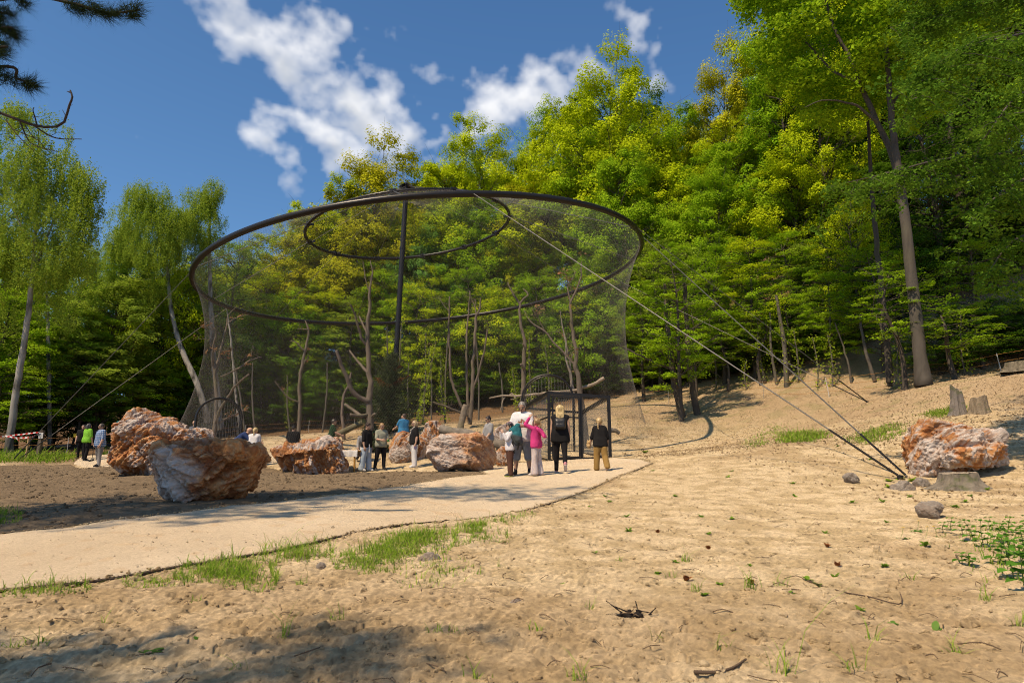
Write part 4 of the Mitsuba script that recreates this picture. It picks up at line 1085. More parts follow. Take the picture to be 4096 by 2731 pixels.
tree('sapling', 'bright leafy young tree round the heads of the two leaning trunks', 2690, 930, 34.5, 330, 'layer_b', 'fresh')
tree('sapling', 'low spreading sapling with bright level sprays at the foot of the big forked tree', 3780, 1180, 26.5, 330, 'wisp', 'fresh')
tree('sapling', 'low bright sapling left of the foot of the big forked tree', 3560, 1000, 27.5, 300, 'wisp', 'fresh')

# leafy thin stems and bare poles between wood and netting
GS = 'thin grey stem in the shade at the edge of the wood'
GV = 'thin stem clad in bright young leaves behind the netting'
def thin_stem(name, label, grp, path, w, Y, seed, leafy):
    t = thing(name, label, 'tree' if name != 'stem' else 'stem', grp)
    v, f = limb(path, w, Y, (0, .3), 12, 6, seed)
    part(t, 'trunk', (v, f), 'vc', barkcol(v, seed, (.13, .115, .095), .6), smooth=True)
    if leafy:
        r = np.random.default_rng(seed)
        leafy = int(leafy * 1.8); c = v[r.integers(6, len(v) - 2, leafy)] + r.normal(size=(leafy, 3)) * [.17, .17, .12]
        lv = leaves(c, 1.0, .13, r)
        col = lerp((.22, .36, .02), (.48, .58, .04), np.repeat(r.random(leafy), 4))
        part(t, 'crown', lv, 'leaf', col, smooth=False)
for i, (u0, v0, u1, v1, Y, lf) in enumerate(((1690, 1720, 1702, 1330, 33, 260), (1600, 1720, 1606, 1290, 40, 120), (1725, 1700, 1716, 1400, 42, 0), (1782, 1700, 1762, 1420, 38, 260), (1665, 1700, 1745, 1360, 37, 330), (2080, 1640, 2050, 1480, 40, 200), (1915, 1680, 1900, 1300, 44, 0), (2130, 1640, 2118, 1330, 40, 260),
                                             (2010, 1650, 1995, 1450, 41, 0), (1780, 1690, 1800, 1250, 44, 0), (1540, 1700, 1548, 1300, 44, 0), (1020, 1730, 1010, 1450, 47, 0), (980, 1735, 930, 1430, 44, 0), (1160, 1730, 1150, 1500, 48, 80), (1290, 1730, 1310, 1450, 48, 0), (1640, 1700, 1634, 1450, 43, 60), (2200, 1650, 2180, 1380, 42, 140))):
    thin_stem('vine_stem' if lf else 'stem', GV if lf else GS, 'leafy thin stems behind the netting' if lf else 'thin grey stems at the edge of the wood', [(u0, v0), ((u0 + u1) / 2 + 6 * (-1) ** i, (v0 + v1) / 2), (u1, v1)], (8, 7, 4), Y, 300 + i, lf)
for i, (u0, v0, u1, v1, Y, w, lf) in enumerate(((3150, 1600, 3105, 1180, 36, 22, 140), (3112, 1560, 3080, 1250, 37, 12, 60), (3190, 1590, 3175, 1320, 36, 8, 130), (3060, 1530, 3030, 1280, 38, 12, 120), (3410, 1560, 3340, 1290, 33, 9, 0), (3500, 1525, 3440, 1260, 32, 16, 0), (3560, 1545, 3520, 1280, 30, 20, 60), (3610, 1560, 3590, 1400, 29, 8, 60),
                                                (3330, 1555, 3310, 1340, 33.5, 7, 120), (2990, 1570, 2985, 1440, 38, 7, 60), (3270, 1560, 3250, 1350, 34, 6, 80), (3860, 1500, 3845, 1240, 27, 7, 120), (2860, 1600, 2850, 1380, 40, 9, 50))):
    thin_stem('stem', 'thin pale stem on the sunny edge right of the aviary', 'thin pale stems right of the aviary', [(u0, v0), ((u0 + u1) / 2 + 10 * (-1) ** i, (v0 + v1) / 2), (u1, v1)], (w, w * .8, w * .5), Y, 340 + i, lf)

def big_trunk(name, label, limbs, Y, seed, base=(.17, .145, .12), mat='vc', crown=None, rings=10, marks=False):
    t = thing(name, label, 'tree')
    for i, (path, w, dy) in enumerate(limbs):
        v, f = limb(path, w, Y, dy, 40 if i == 0 else 22, 14 if i == 0 else 8, seed + i)
        c = barkcol(v, seed + i, base, .5)
        if marks:
            n = meshkit.fbm(v * [3, 3, 14], 3, seed); low = smst(2.8, .4, v[:, 2] - v[:, 2].min())
            c = np.array((.42, .40, .365)) * (.75 + .4 * meshkit.noise(v * 5, 2))[:, None]
            c = lerp(c, (.05, .045, .04), np.clip(smst(.56, .66, n) + low * smst(.3, .6, meshkit.fbm(v * 6, 3, 3)), 0, 1))
        part(t, 'trunk' if i == 0 else 'limb', (v, f), 'vc', c, smooth=True)
    if crown is not None:
        part(t, 'crown', crown[0], 'leaf', crown[1], smooth=False)
    return t
def spray_crown(cents, radii, per, size, tone, rng, up=1.0, droop=0.0):
    cents, radii = np.array(cents), np.array(radii)
    c = clump(cents, radii, per, rng)
    lv = leaves(c, up, size, rng, droop)
    a, b = TONES[tone]
    k = np.repeat(np.repeat(rng.random(len(cents)), per) * .55 + rng.random(len(c)) * .45, 4)
    return lv, lerp(a, b, k) * np.repeat(rng.uniform(.75, 1.2, len(c)), 4)[:, None]
# the big forked tree at right
rng = np.random.default_rng(31)
ce, ra = [], []
for _ in range(4200):
    a = rng.normal(size=3); a /= np.linalg.norm(a); a *= rng.uniform(.5, 1) ** .5
    c = at(3480, -150, 26.5) + a * np.array([6.5, 5.0, 9.0])
    if meshkit.fbm(c[None] * .42, 3, 4)[0] < .46: continue
    ce.append(c); ra.append(np.array([.62, .62, .34]) * rng.uniform(.7, 1.2))
big_trunk('forked_tree', 'big forked tree with a mottled grey trunk above the rope fence at right', [
    (([(3695, 1545), (3682, 1440), (3668, 1300), (3650, 1150), (3632, 980), (3610, 800), (3590, 690), (3560, 600), (3500, 470), (3440, 330), (3400, 230), (3330, 100), (3290, -40)]), (66, 50, 46, 43, 40, 38, 33, 25, 22, 20, 17, 13, 8), (0, 1.0)),
    ([(3600, 730), (3585, 620), (3568, 500), (3555, 330), (3548, 150), (3575, -20)], (36, 30, 26, 22, 16, 10), (0, -.6)),
    ([(3510, 490), (3420, 420), (3300, 400), (3220, 430)], (14, 10, 6, 3), (0, -1)),
    ([(3560, 430), (3640, 300), (3700, 180), (3790, 60)], (16, 12, 8, 4), (0, 1)),
    ([(3440, 330), (3330, 280), (3200, 150), (3100, 90)], (14, 10, 7, 3), (0, 1.5))], 26.0, 400, (.10, .088, .074), crown=spray_crown(ce, ra, 40, .19, 'fresh', rng))
big_trunk('leafy_tree', 'dark trunk standing just left of the big forked tree', [([(3560, 1530), (3545, 1350), (3525, 1150), (3500, 900), (3480, 650), (3470, 400)], (27, 24, 22, 19, 15, 10), (0, 1))], 29.5, 420, (.08, .068, .056))
big_trunk('leafy_tree', 'left one of the two leaning trunks right of the netting', [([(2735, 1690), (2700, 1540), (2680, 1400), (2665, 1250), (2658, 1130)], (30, 24, 21, 17, 13), (0, .8)), ([(2690, 1480), (2560, 1420), (2480, 1380)], (8, 6, 3), (0, 1))], 35.5, 430, (.11, .088, .07))
big_trunk('leafy_tree', 'right one of the two leaning trunks right of the netting', [([(2795, 1686), (2768, 1540), (2752, 1400), (2742, 1200), (2738, 1100)], (29, 24, 20, 17, 13), (0, .8))], 35.5, 440, (.11, .088, .07))

# birches at the left
def birch(label, limbs, blobs, Y, seed, n, tone='birch'):
    rng = np.random.default_rng(seed)
    ce, ra = [], []
    for u, v, rx, ry, wgt in blobs:
        for _ in range(int(n * wgt)):
            a = rng.normal(size=3); a /= np.linalg.norm(a); a *= rng.uniform(0, 1) ** .4
            c = at(u, v, Y) + a * np.array([rx, rx * .8, ry]) * Y / FPX
            if meshkit.fbm(c[None] * .62, 3, seed)[0] < .475: continue
            ce.append(c); ra.append(np.array([.20, .20, .75]) * rng.uniform(.5, 1.3))
    return big_trunk('birch_tree', label, limbs, Y, seed, marks=True, crown=spray_crown(ce, ra, 34, .10, tone, rng, .35, .8))
birch('tallest birch at the left edge with hanging foliage', [([(30, 1830), (60, 1600), (100, 1350), (125, 1150), (140, 950), (150, 750), (155, 520)], (30, 25, 22, 18, 13, 8, 4), (0, .4)), ([(130, 1100), (190, 950), (250, 800)], (12, 8, 3), (0, .5)), ([(135, 1000), (60, 850), (10, 700)], (10, 7, 3), (0, -.5))],
      [(160, 560, 130, 130, 1.0), (140, 700, 190, 150, 1.6), (90, 880, 240, 170, 2.2), (330, 800, 90, 160, .8), (120, 1080, 250, 170, 2.2), (-120, 700, 170, 250, 1.2), (-60, 1000, 180, 200, 1.6), (40, 500, 90, 100, .5), (80, 1250, 220, 130, 1.2), (300, 1000, 110, 140, .8)], 31.5, 500, 420)
birch('birch with a slanting trunk in the middle of the left trees', [([(835, 1690), (790, 1540), (745, 1440), (705, 1330), (680, 1200), (665, 1050), (630, 920), (590, 780)], (26, 23, 21, 18, 15, 12, 8, 4), (0, 1.0)), ([(670, 1100), (560, 1120), (470, 1090)], (6, 4, 2), (0, .5))],
      [(590, 810, 100, 90, 1.4), (570, 930, 160, 120, 2.6), (470, 920, 50, 110, .8), (600, 1060, 170, 120, 2), (490, 1000, 80, 150, 1), (700, 940, 80, 130, 1.3), (560, 1200, 150, 100, 1.2), (420, 1120, 90, 110, .8)], 47, 520, 420)
birch('white birch right of the slanting one, its trunk behind the netting', [([(885, 1720), (868, 1560), (852, 1400), (843, 1200), (838, 1050), (838, 900), (848, 760)], (24, 22, 20, 18, 14, 10, 4), (0, .6))],
      [(850, 800, 65, 80, .9), (810, 900, 100, 110, 1.5), (830, 1010, 90, 90, 1.2), (760, 850, 70, 100, .8)], 49, 540, 420)
birch('slim birch between the tallest birch and the slanting one', [([(200, 1790), (195, 1500), (190, 1250), (188, 1100)], (16, 14, 11, 8), (0, .3))], [(230, 1060, 110, 110, .8), (330, 1100, 110, 130, .8)], 42, 560, 260)
birch('thin white birch trunk seen through the netting at left', [([(962, 1725), (945, 1600), (935, 1480), (920, 1330), (900, 1200)], (11, 10, 9, 7, 4), (0, .3))], [(900, 1190, 40, 60, .12)], 48, 580, 150, 'deep')

# near boughs: a beech whose trunk stands outside the frame at right
t = thing('beech_tree', 'beech overhanging from the right edge with drooping dark sprays', 'tree')
tr = np.array([[12.9, 12.5, H1(12.9, 12.5) - .3], [12.8, 12.6, 5], [12.7, 12.4, 9], [12.9, 12.5, 14]])
v, f = tube(spline(tr, 20), np.linspace(.34, .12, 20), 14)
part(t, 'trunk', (v, f), 'vc', barkcol(v, 600, (.16, .15, .135), .4))
rng = np.random.default_rng(61)
ce, ra, wood = [], [], []
for path, Y, hang, n in (([(4700, 520), (4250, 570), (3990, 618), (3760, 640), (3560, 690), (3330, 745)], 13, 210, 60), ([(4700, 60), (4250, 110), (3900, 180), (3740, 260), (3640, 400)], 11.5, 190, 60), ([(4700, -150), (4200, -60), (3850, 40), (3560, 110)], 12.5, 150, 60),
                         ([(4700, 600), (4250, 660), (4050, 740), (3880, 880)], 12, 160, 45), ([(4700, 850), (4250, 900), (4060, 960), (3930, 1120)], 13, 140, 36), ([(4700, 250), (4300, 300), (4080, 380), (3960, 520)], 11, 180, 44), ([(4600, -300), (4200, -220), (3900, -120), (3700, -60)], 12, 150, 50), ([(4600, 1000), (4300, 1060), (4120, 1150)], 13.5, 120, 22)):
    P = np.array([at(u, v, Y + d) for (u, v), d in zip(path, np.linspace(.4, -.6, len(path)))])
    P[0] = [12.7, 12.5, max(P[0][2], 5)]
    s = spline(P, 24)
    wood.append(tube(s, np.linspace(.055, .006, 24), 6))
    for _ in range(n):
        i = rng.integers(7, 24)
        d = np.array([rng.normal() * .5, rng.normal() * .5, -rng.uniform(0, 1) * hang * Y / FPX])
        e = s[i] + d
        wood.append(tube([s[i], (s[i] + e) / 2 + [rng.normal() * .05, 0, .06], e], [.008, .005, .002], 3))
        for q in np.linspace(.25, 1, 3):
            ce.append(s[i] + d * q + rng.normal(size=3) * .06); ra.append(np.array([.24, .24, .12]) * rng.uniform(.7, 1.2))
# the rest of its crown, above and outside the frame
for _ in range(420):
    a = rng.normal(size=3); a /= np.linalg.norm(a); a *= rng.uniform(.3, 1) ** .5
    c = np.array([13.2, 12.5, 11.8]) + a * np.array([3.6, 3.4, 4.2])
    ce.append(c); ra.append(np.array([.5, .5, .25]))
part(t, 'boughs', join(wood), 'vc', (.12, .105, .09))
lv, col = spray_crown(ce, ra, 26, .088, 'mid', rng, .9, .35)
part(t, 'crown', lv, 'leaf', col, smooth=False)

# near pines whose trunks stand outside the frame at left; their crowns shade path and soil
def tufts(pts, dirs, n, length, rng):
    vs = []
    for p, d in zip(pts, dirs):
        q = rng.normal(size=(n, 3)) * .62 + d
        q *= (length * rng.uniform(.75, 1.1, n) / np.linalg.norm(q, axis=1))[:, None]
        w = np.cross(q, rng.normal(size=(n, 3))); w *= .0017 * (length / .12) / (np.linalg.norm(w, axis=1, keepdims=True))
        o = p + rng.normal(size=(n, 3)) * .02 - d * (rng.uniform(0, .14, n))[:, None]
        vs.append(np.stack([o - w, o + w, o + q], 1))
    v = np.concatenate(vs).reshape(-1, 3)
    return v, np.arange(len(v)).reshape(-1, 3)
t = thing('pine_tree', 'pine at the left edge, its needled twigs and a bare branch hanging into view', 'tree')
rng = np.random.default_rng(71)
tr = np.array([[-8.6, 6.4, -.3], [-8.5, 6.5, 5], [-8.3, 6.6, 9], [-8.2, 6.8, 13.5]])
v, f = tube(spline(tr, 24), np.linspace(.27, .07, 24), 14)
part(t, 'trunk', (v, f), 'vc', barkcol(v, 620, (.16, .10, .07), .3))
wood, tp, td = [], [], []
for path, Y, w0, tu in (([(-500, -60), (-150, 10), (120, -15), (298, 17), (425, 52), (528, 46), (560, 38)], 6.0, .016, [(298, 17), (330, 30), (385, 45), (425, 55), (470, 60), (528, 46), (556, 38)]),
                        ([(-600, 80), (-120, 60), (46, 57)], 5.8, .013, [(46, 57), (10, 70), (-30, 60)]), ([(-500, 160), (-60, 120), (52, 128), (70, 150)], 5.8, .012, [(52, 128), (70, 155), (20, 120)]),
                        ([(-500, 230), (-60, 200), (15, 195)], 5.7, .012, [(11, 190), (-20, 200), (20, 225)]), ([(-500, 330), (-40, 270), (69, 316), (138, 335)], 5.8, .013, [(30, 300), (69, 318), (100, 330), (138, 337)]), ([(-400, -80), (20, -30), (103, 2)], 6.2, .012, [(103, 4), (70, -10)])):
    P = np.array([at(u, v, Y) for u, v in path]); P[0] = [-8.4, 6.5, P[0][2] + .2]
    s = spline(P, 24)
    wood.append(tube(s, np.linspace(w0 * 1.8, w0 * .45, 24), 6))
    for u, v in tu:
        q = at(u, v, Y)
        d = np.array([.9, rng.normal() * .3, rng.normal() * .35 - .1])
        for _ in range(2):
            tp.append(q + rng.normal(size=3) * .03); td.append(d / np.linalg.norm(d) * .8)
for path, w in (([(-500, 380), (-100, 430), (0, 453), (149, 505), (247, 499), (276, 425), (289, 390), (281, 362)], .014), ([(149, 505), (140, 470), (132, 442), (136, 430)], .006), ([(132, 470), (158, 466)], .004), ([(130, 500), (218, 551), (327, 557)], .007), ([(80, 490), (126, 574), (230, 608)], .006), ([(23, 480), (69, 540), (138, 608)], .006), ([(60, 520), (150, 560), (185, 600), (200, 580)], .004),
                ([(247, 499), (262, 470), (250, 440)], .004), ([(280, 370), (268, 366)], .006), ([(100, 500), (130, 545), (155, 555), (150, 590)], .004), ([(276, 425), (290, 420)], .003), ([(200, 545), (230, 530)], .003)):
    P = np.array([at(u, v, 6.0) for u, v in path])
    if path[0][0] < -300: P[0] = [-8.4, 6.5, P[0][2]]
    wood.append(tube(spline(P, 16), np.linspace(w * 1.3, w * .6, 16), 6))
def high_crown(cx, cy, cz, rx, ry, rz, n, trunk, seed):
    rng = np.random.default_rng(seed)
    for k in range(n):
        a = rng.normal(size=3); a /= np.linalg.norm(a); a *= rng.uniform(.1, 1) ** .5
        c = np.array([cx, cy, cz]) + a * [rx, ry, rz]
        if meshkit.fbm(c[None] * .8, 2, seed)[0] < .42: continue
        s0 = np.array([trunk[0], trunk[1], c[2] - .4])
        if k % 3 == 0: wood.append(tube(spline([s0, (s0 + c) / 2 + [0, 0, .2], c], 6), np.linspace(.035, .008, 6), 4))
        for _ in range(3):
            d = rng.normal(size=3) * .5 + a; d /= np.linalg.norm(d)
            hp.append(c + rng.normal(size=3) * .22); hd.append(d * .5)
hp, hd = [], []
high_crown(-10.6, 4.4, 10.2, 3.1, 2.5, 1.3, 420, (-8.3, 6.6), 72)
high_crown(-6.5, 6.4, 10.6, 3.0, 1.9, .9, 250, (-8.3, 6.6), 73)
labels[part(t, 'boughs', join(wood), 'vc', (.055, .042, .035))] = {'label': 'dark boughs and twigs', 'kind': 'stuff'}
v1, f1 = tufts(tp, td, 110, .17, rng)
v2, f2 = tufts(hp, hd, 52, .30, rng)
k = t + '__needles'
labels[k] = {'label': 'dark pine needles in tufts', 'kind': 'stuff'}
vv, ff = join([(v1, f1), (v2, f2)])
put(k, (vv, ff), 'leaf', (.032, .05, .022), smooth=False)
t = thing('pine_tree', 'pine behind the left edge whose shade falls on the bottom left corner', 'tree')
wood, hp, hd = [], [], []
tr = np.array([[-7.0, -2.2, -.3], [-7.0, -2.1, 5], [-6.9, -2.0, 11]])
v, f = tube(spline(tr, 20), np.linspace(.24, .06, 20), 12)
part(t, 'trunk', (v, f), 'vc', barkcol(v, 640, (.16, .10, .07), .3))
for k, (cx, cy, cz, rx, ry, n) in enumerate(((-5.5, -.42, 6.5, .6, .16, 26), (-4.7, -.60, 6.6, .4, .12, 12), (-3.85, -.10, 6.4, .36, .07, 14), (-4.15, -.35, 6.5, .2, .06, 6))):
    high_crown(cx, cy, cz, rx, ry, .12, n, (-7, -2.1), 74 + k)
high_crown(-7.6, -2.6, 9.0, 1.8, 1.4, 1.2, 90, (-7, -2.1), 81)
labels[part(t, 'boughs', join(wood), 'vc', (.055, .042, .035))] = {'label': 'dark boughs and twigs', 'kind': 'stuff'}
k = t + '__needles'
labels[k] = {'label': 'dark pine needles in tufts', 'kind': 'stuff'}
put(k, tufts(hp, hd, 46, .26, rng), 'leaf', (.032, .05, .022), smooth=False)

# ---------------------------------------------------------------- the rope fence along the wood
FEN = thing('rope_fence', 'low electric fence of thin posts and orange ropes along the edge of the wood', 'fence')
fpts = []
posts = [(-300, 1800, 33), (268, 1805, 34), (700, 1775, 44), (980, 1748, 50), (1234, 1735, 51), (1415, 1740, 51), (1640, 1718, 50), (1860, 1690, 48), (2060, 1680, 47), (2250, 1675, 45), (2420, 1660, 43), (2675, 1618, 40), (3055, 1590, 35.3), (3318, 1592, 32), (3700, 1552, 28.5), (4012, 1522, 27), (4500, 1470, 26)]
for u, v, Y in posts:
    g = on(u, v, Y); fpts.append(g)
    white = u in (3318, 4012)
    lean = np.array([-.06, 0, 0]) if white else np.zeros(3)
    part(FEN, 'post', tube([g + [0, 0, -.1], g + [0, 0, .5] + lean, g + [0, 0, 1.02] + 2 * lean], .018 if white else .012, 6), 'vc', (.72, .72, .70) if white or u < 2000 else (.3, .3, .29))
fpts = np.array(fpts)
for h in (.3, .64, .98):
    line = []
    for a, b in zip(fpts[:-1], fpts[1:]):
        s = np.linspace(0, 1, 7)[:, None]
        line.append((a * (1 - s) + b * s + np.array([0, 0, h]) - np.array([0, 0, .10]) * (4 * s * (1 - s)))[:-1])
    part(FEN, 'rope', tube(np.vstack(line), .0085, 4), 'vc', (.42, .20, .05))
# ---------------------------------------------------------------- people
Mf = m3.Manifold
def ball(c, r, sc=None, seg=14):
    s = Mf.sphere(1.0, seg)
    sx = (r, r, r) if sc is None else tuple(r * q for q in sc)
    return s.scale(sx).translate(tuple(map(float, c)))
def bone(*cr):
    """The hull of balls (centre, radius) - or (centre, radius, (sx, sy, sz))."""
    return Mf.batch_hull([ball(*q) for q in cr])
def fuse(parts, edge, it=6, noise=0.0, seed=0, freq=18):
    m = Mf.batch_boolean(parts, m3.OpType.Add).refine_to_length(edge).to_mesh()
    t = trimesh.Trimesh(m.vert_properties[:, :3], m.tri_verts, process=False)
    t.merge_vertices()
    if it: trimesh.smoothing.filter_taubin(t, .5, -.52, it)
    v = np.array(t.vertices)
    if noise:
        n = np.array(t.vertex_normals)
        v = v + n * ((meshkit.fbm(v * [freq, freq, freq * .55], 3, seed) - .5) * 2 * noise)[:, None]
    return v, np.array(t.faces)
def rotx(a): c, s = math.cos(a), math.sin(a); return np.array([[1, 0, 0], [0, c, -s], [0, s, c]])
def rotz(a): c, s = math.cos(a), math.sin(a); return np.array([[c, -s, 0], [s, c, 0], [0, 0, 1]])
SKIN = (.56, .34, .235)
def person(label, foot, yaw, Ht, top, bottom, hair=('short', (.05, .035, .025)), arms=((8, 10, 12), (8, 10, 12)), legs=((0, 3, 4), (0, 3, 4)), lean=0, turn=0, nod=0, bulk=1.0, skin=SKIN, shoes=(.03, .03, .03), sole=(.5, .48, .45), sleeve=.55,
           top_len=.0, bottom_len=1.0, flare=0.0, glasses=None, hide=None, seed=1, legw=1.0, topfn=None, botfn=None, child=False, shoulder=1.0, hands=None, crouch=None):
    """A figure of height Ht with its feet at foot. yaw 0 looks at the camera, +90 to the right of the picture. arms: (forward swing, spread, elbow bend[, forearm turned in]) for its left, its right."""
    t = thing('person', label, 'person')
    rng = np.random.default_rng(seed)
    hs = 1.18 if child else 1.0                                         # a child's head is larger
    sh = .105 * shoulder * (.94 if child else 1)
    D = lambda *q: np.array(q, float) * Ht
    # local axes: x = its left, y = backwards, z = up, so that yaw 0 faces -y
    hipz = .515
    tilt = rotx(math.radians(lean))
    pel = D(0, 0, hipz)
    up = lambda x, y, z: pel + tilt @ (D(x, y, z - hipz))
    kn, an, hp = [], [], []
    for i, s in enumerate((1, -1)):
        sw, ab, be = [math.radians(q) for q in legs[i]]
        h = D(.052 * s * max(1, bulk ** .5), 0, hipz - .015)
        d = np.array([s * math.sin(ab), -math.sin(sw) * math.cos(ab), -math.cos(sw) * math.cos(ab)])
        k = h + d * .235 * Ht
        d2 = np.array([s * math.sin(ab) * .5, -math.sin(sw - be), -math.cos(sw - be)]); d2 /= np.linalg.norm(d2)
        a = k + d2 * .228 * Ht
        hp.append(h); kn.append(k); an.append(a)
    drop = min(a[2] for a in an) - .043 * Ht
    sink = np.array([0, 0, -drop])
    neck, chest, waist = up(0, .004, .835), up(0, 0, .72), up(0, .0, .60)
    shl = [up(s * sh, .0, .805) for s in (1, -1)]
    elb, wri, fdir = [], [], []
    for i, s in enumerate((1, -1)):
        q = arms[i]
        sw, ab, be = [math.radians(x) for x in q[:3]]
        inn = math.radians(q[3]) if len(q) > 3 else 0.0
        d = np.array([s * math.sin(ab), -math.sin(sw) * math.cos(ab), -math.cos(sw) * math.cos(ab)])
        e = shl[i] + d * .172 * Ht
        d2 = np.array([s * math.sin(ab) * .3, -math.sin(sw + be), -math.cos(sw + be)])
        c, n = math.cos(inn), math.sin(inn)
        d2 = np.array([d2[0] * c - s * n * abs(d2[1]) - s * n * .25, d2[1] * c, d2[2]]); d2 /= np.linalg.norm(d2)
        elb.append(e); wri.append(e + d2 * .148 * Ht); fdir.append(d2)
    hc = up(0, -.012 - .03 * math.sin(math.radians(nod)), .925 - .004)
    R = rotz(math.radians(turn)) @ rotx(math.radians(nod))
    face = lambda x, y, z: hc + R @ (np.array([x, y, z]) * Ht * .130 * hs)   # units of head height
    b = bulk
    # --- the body, one surface
    tk = .80 if top is not None else 1.0                               # what clothes cover is kept well inside them
    lk = .74 if bottom is not None else 1.0
    ck = lk if bottom_len > .99 else 1.0
    ak = .84 if sleeve else 1.0
    fk = .86 if sleeve and sleeve > 1 else 1.0
    B = [bone((up(-.05, 0, .545), .072 * Ht * b * tk), (up(.05, 0, .545), .072 * Ht * b * tk), (up(0, -.005, .62), .072 * Ht * b * tk)), bone((up(0, 0, .62), .07 * Ht * b * tk), (up(-.05, -.004, .73), .066 * Ht * b * tk), (up(.05, -.004, .73), .066 * Ht * b * tk)),
         bone((up(-.05, 0, .73), .062 * Ht * b * tk), (up(.05, 0, .73), .062 * Ht * b * tk), (shl[0] + tilt @ D(-.012, 0, -.012), .034 * Ht), (shl[1] + tilt @ D(.012, 0, -.012), .034 * Ht), (neck, .036 * Ht)),
         bone((neck, .034 * Ht * b ** .4), (hc + R @ D(0, .012, -.04), .030 * Ht * b ** .4))]
    HH = [ball(face(0, .06, .10), .53 * .13 * Ht * hs, (.74, .92, .86)), ball(face(0, -.05, -.12), .40 * .13 * Ht * hs, (.80, .88, 1.0)), bone((face(0, -.30, -.36), .085 * .13 * Ht * hs, (1.5, 1, 1)), (face(0, -.12, -.2), .26 * .13 * Ht * hs)),
          bone((face(0, -.47, -.10), .055 * .13 * Ht * hs), (face(0, -.39, .06), .05 * .13 * Ht * hs), (face(0, -.36, -.11), .09 * .13 * Ht * hs)), bone((face(-.09, -.40, -.25), .03 * Ht * .13), (face(.09, -.40, -.25), .03 * Ht * .13), (face(0, -.36, -.25), .07 * .13 * Ht)),
          *[ball(face(.39 * s, .05, -.03), .12 * .13 * Ht * hs, (.35, .7, 1.1)) for s in (1, -1)]]
    B += HH
    for i in (0, 1):
        B += [bone((shl[i], .034 * Ht * b ** .5 * ak), (elb[i], .025 * Ht * b ** .4 * fk)), bone((elb[i], .0255 * Ht * b ** .4 * fk), (elb[i] + (wri[i] - elb[i]) * .35, .026 * Ht * b ** .4 * fk), (wri[i], .0165 * Ht))]
        B += [bone((hp[i], .054 * Ht * b ** .7 * legw * lk), (kn[i], .034 * Ht * b ** .5 * (.5 + .5 * ck))), bone((kn[i], .033 * Ht * b ** .5 * (.5 + .5 * ck)), (kn[i] + (an[i] - kn[i]) * .35 + D(0, .008 * ck, 0), .034 * Ht * b ** .5 * ck), (an[i], .021 * Ht * (.6 + .4 * ck)))]
        # a hand: palm, four fingers of different length and the thumb
        f = fdir[i]; s = 1 if i == 0 else -1
        side = np.cross(f, [s, 0, 0]); side /= np.linalg.norm(side) + 1e-9          # towards the thumb (forward)
        if side[1] > 0: side = -side
        pn = np.cross(f, side); pn *= np.sign(pn[0] * -s) or 1                     # the palm looks inwards
        w = wri[i]
        kn_ = w + f * .047 * Ht
        B.append(bone((w, .0155 * Ht, None), (kn_ + side * .015 * Ht, .0095 * Ht), (kn_ - side * .015 * Ht, .009 * Ht)))
        for j, (o, L) in enumerate(((.0175, .040), (.006, .046), (-.006, .043), (-.0175, .034))):
            p0 = kn_ + side * o * Ht
            p1 = p0 + (f * .9 + pn * .35) * L * .5 * Ht
            p2 = p1 + (f * .7 + pn * .8) * L * .5 * Ht
            rr = .0052 * Ht
            B += [bone((p0, rr * 1.1), (p1, rr)), bone((p1, rr), (p2, rr * .85))]
        q0 = w + f * .015 * Ht + side * .012 * Ht
        q1 = q0 + (f * .5 + side * .8 + pn * .35) * .026 * Ht
        B += [bone((q0, .008 * Ht), (q1, .0062 * Ht)), bone((q1, .0062 * Ht), (q1 + (f * .85 + side * .2 + pn * .3) * .022 * Ht, .0052 * Ht))]
    M = rotz(math.radians(yaw))
    def world(v):
        return (v + sink) @ M.T + foot
    v, f = fuse(B, .0105 * Ht, 3)
    loc = (v - hc) @ R / (.13 * Ht * hs)                                # head coordinates
    col = np.tile(np.array(skin, float), (len(v), 1)) * (.9 + .2 * meshkit.noise(v * 40, 3))[:, None]
    nearh = np.linalg.norm(loc, axis=1) < .75
    for s in (1, -1):                                                   # eyes, brows and lips
        e = np.linalg.norm((loc - [.155 * s, -.38, .03]) * [1, .6, 1.5], axis=1)
        col[nearh & (e < .075)] = (.45, .42, .4)
        col[nearh & (e < .042)] = (.04, .03, .025)
        e = np.linalg.norm((loc - [.16 * s, -.38, .135]) * [.6, .5, 2.2], axis=1)
        col[nearh & (e < .085)] = np.array(hair[1]) * .6 + np.array(skin) * .25
    e = np.linalg.norm((loc - [0, -.44, -.25]) * [.75, .5, 2.4], axis=1)
    col[nearh & (e < .10)] = np.array(skin) * [.85, .55, .55]
    part(t, 'body', (world(v), f), 'skin', col, smooth=True)
    # --- clothing
    tb = b * 1.1
    if top is not None:
        z0 = .505 - top_len
        C = [bone((up(-.055, 0, z0), .082 * Ht * tb, (1, .98, .45)), (up(.055, 0, z0), .082 * Ht * tb, (1, .98, .45)), (up(-.052, 0, .56), .081 * Ht * tb), (up(.052, 0, .56), .081 * Ht * tb), (up(-.045, -.006 * b, .63), .072 * Ht * tb, (1, .95, 1)), (up(.045, -.006 * b, .63), .072 * Ht * tb, (1, .95, 1))),
             bone((up(-.045, -.006 * b, .62), .073 * Ht * tb), (up(.045, -.006 * b, .62), .073 * Ht * tb), (up(-.052, -.008, .74), .067 * Ht * tb), (up(.052, -.008, .74), .067 * Ht * tb)),
             bone((up(-.052, -.008, .74), .066 * Ht * tb), (up(.052, -.008, .74), .066 * Ht * tb), (shl[0], .042 * Ht), (shl[1], .042 * Ht), (up(0, .006, .822), .045 * Ht))]
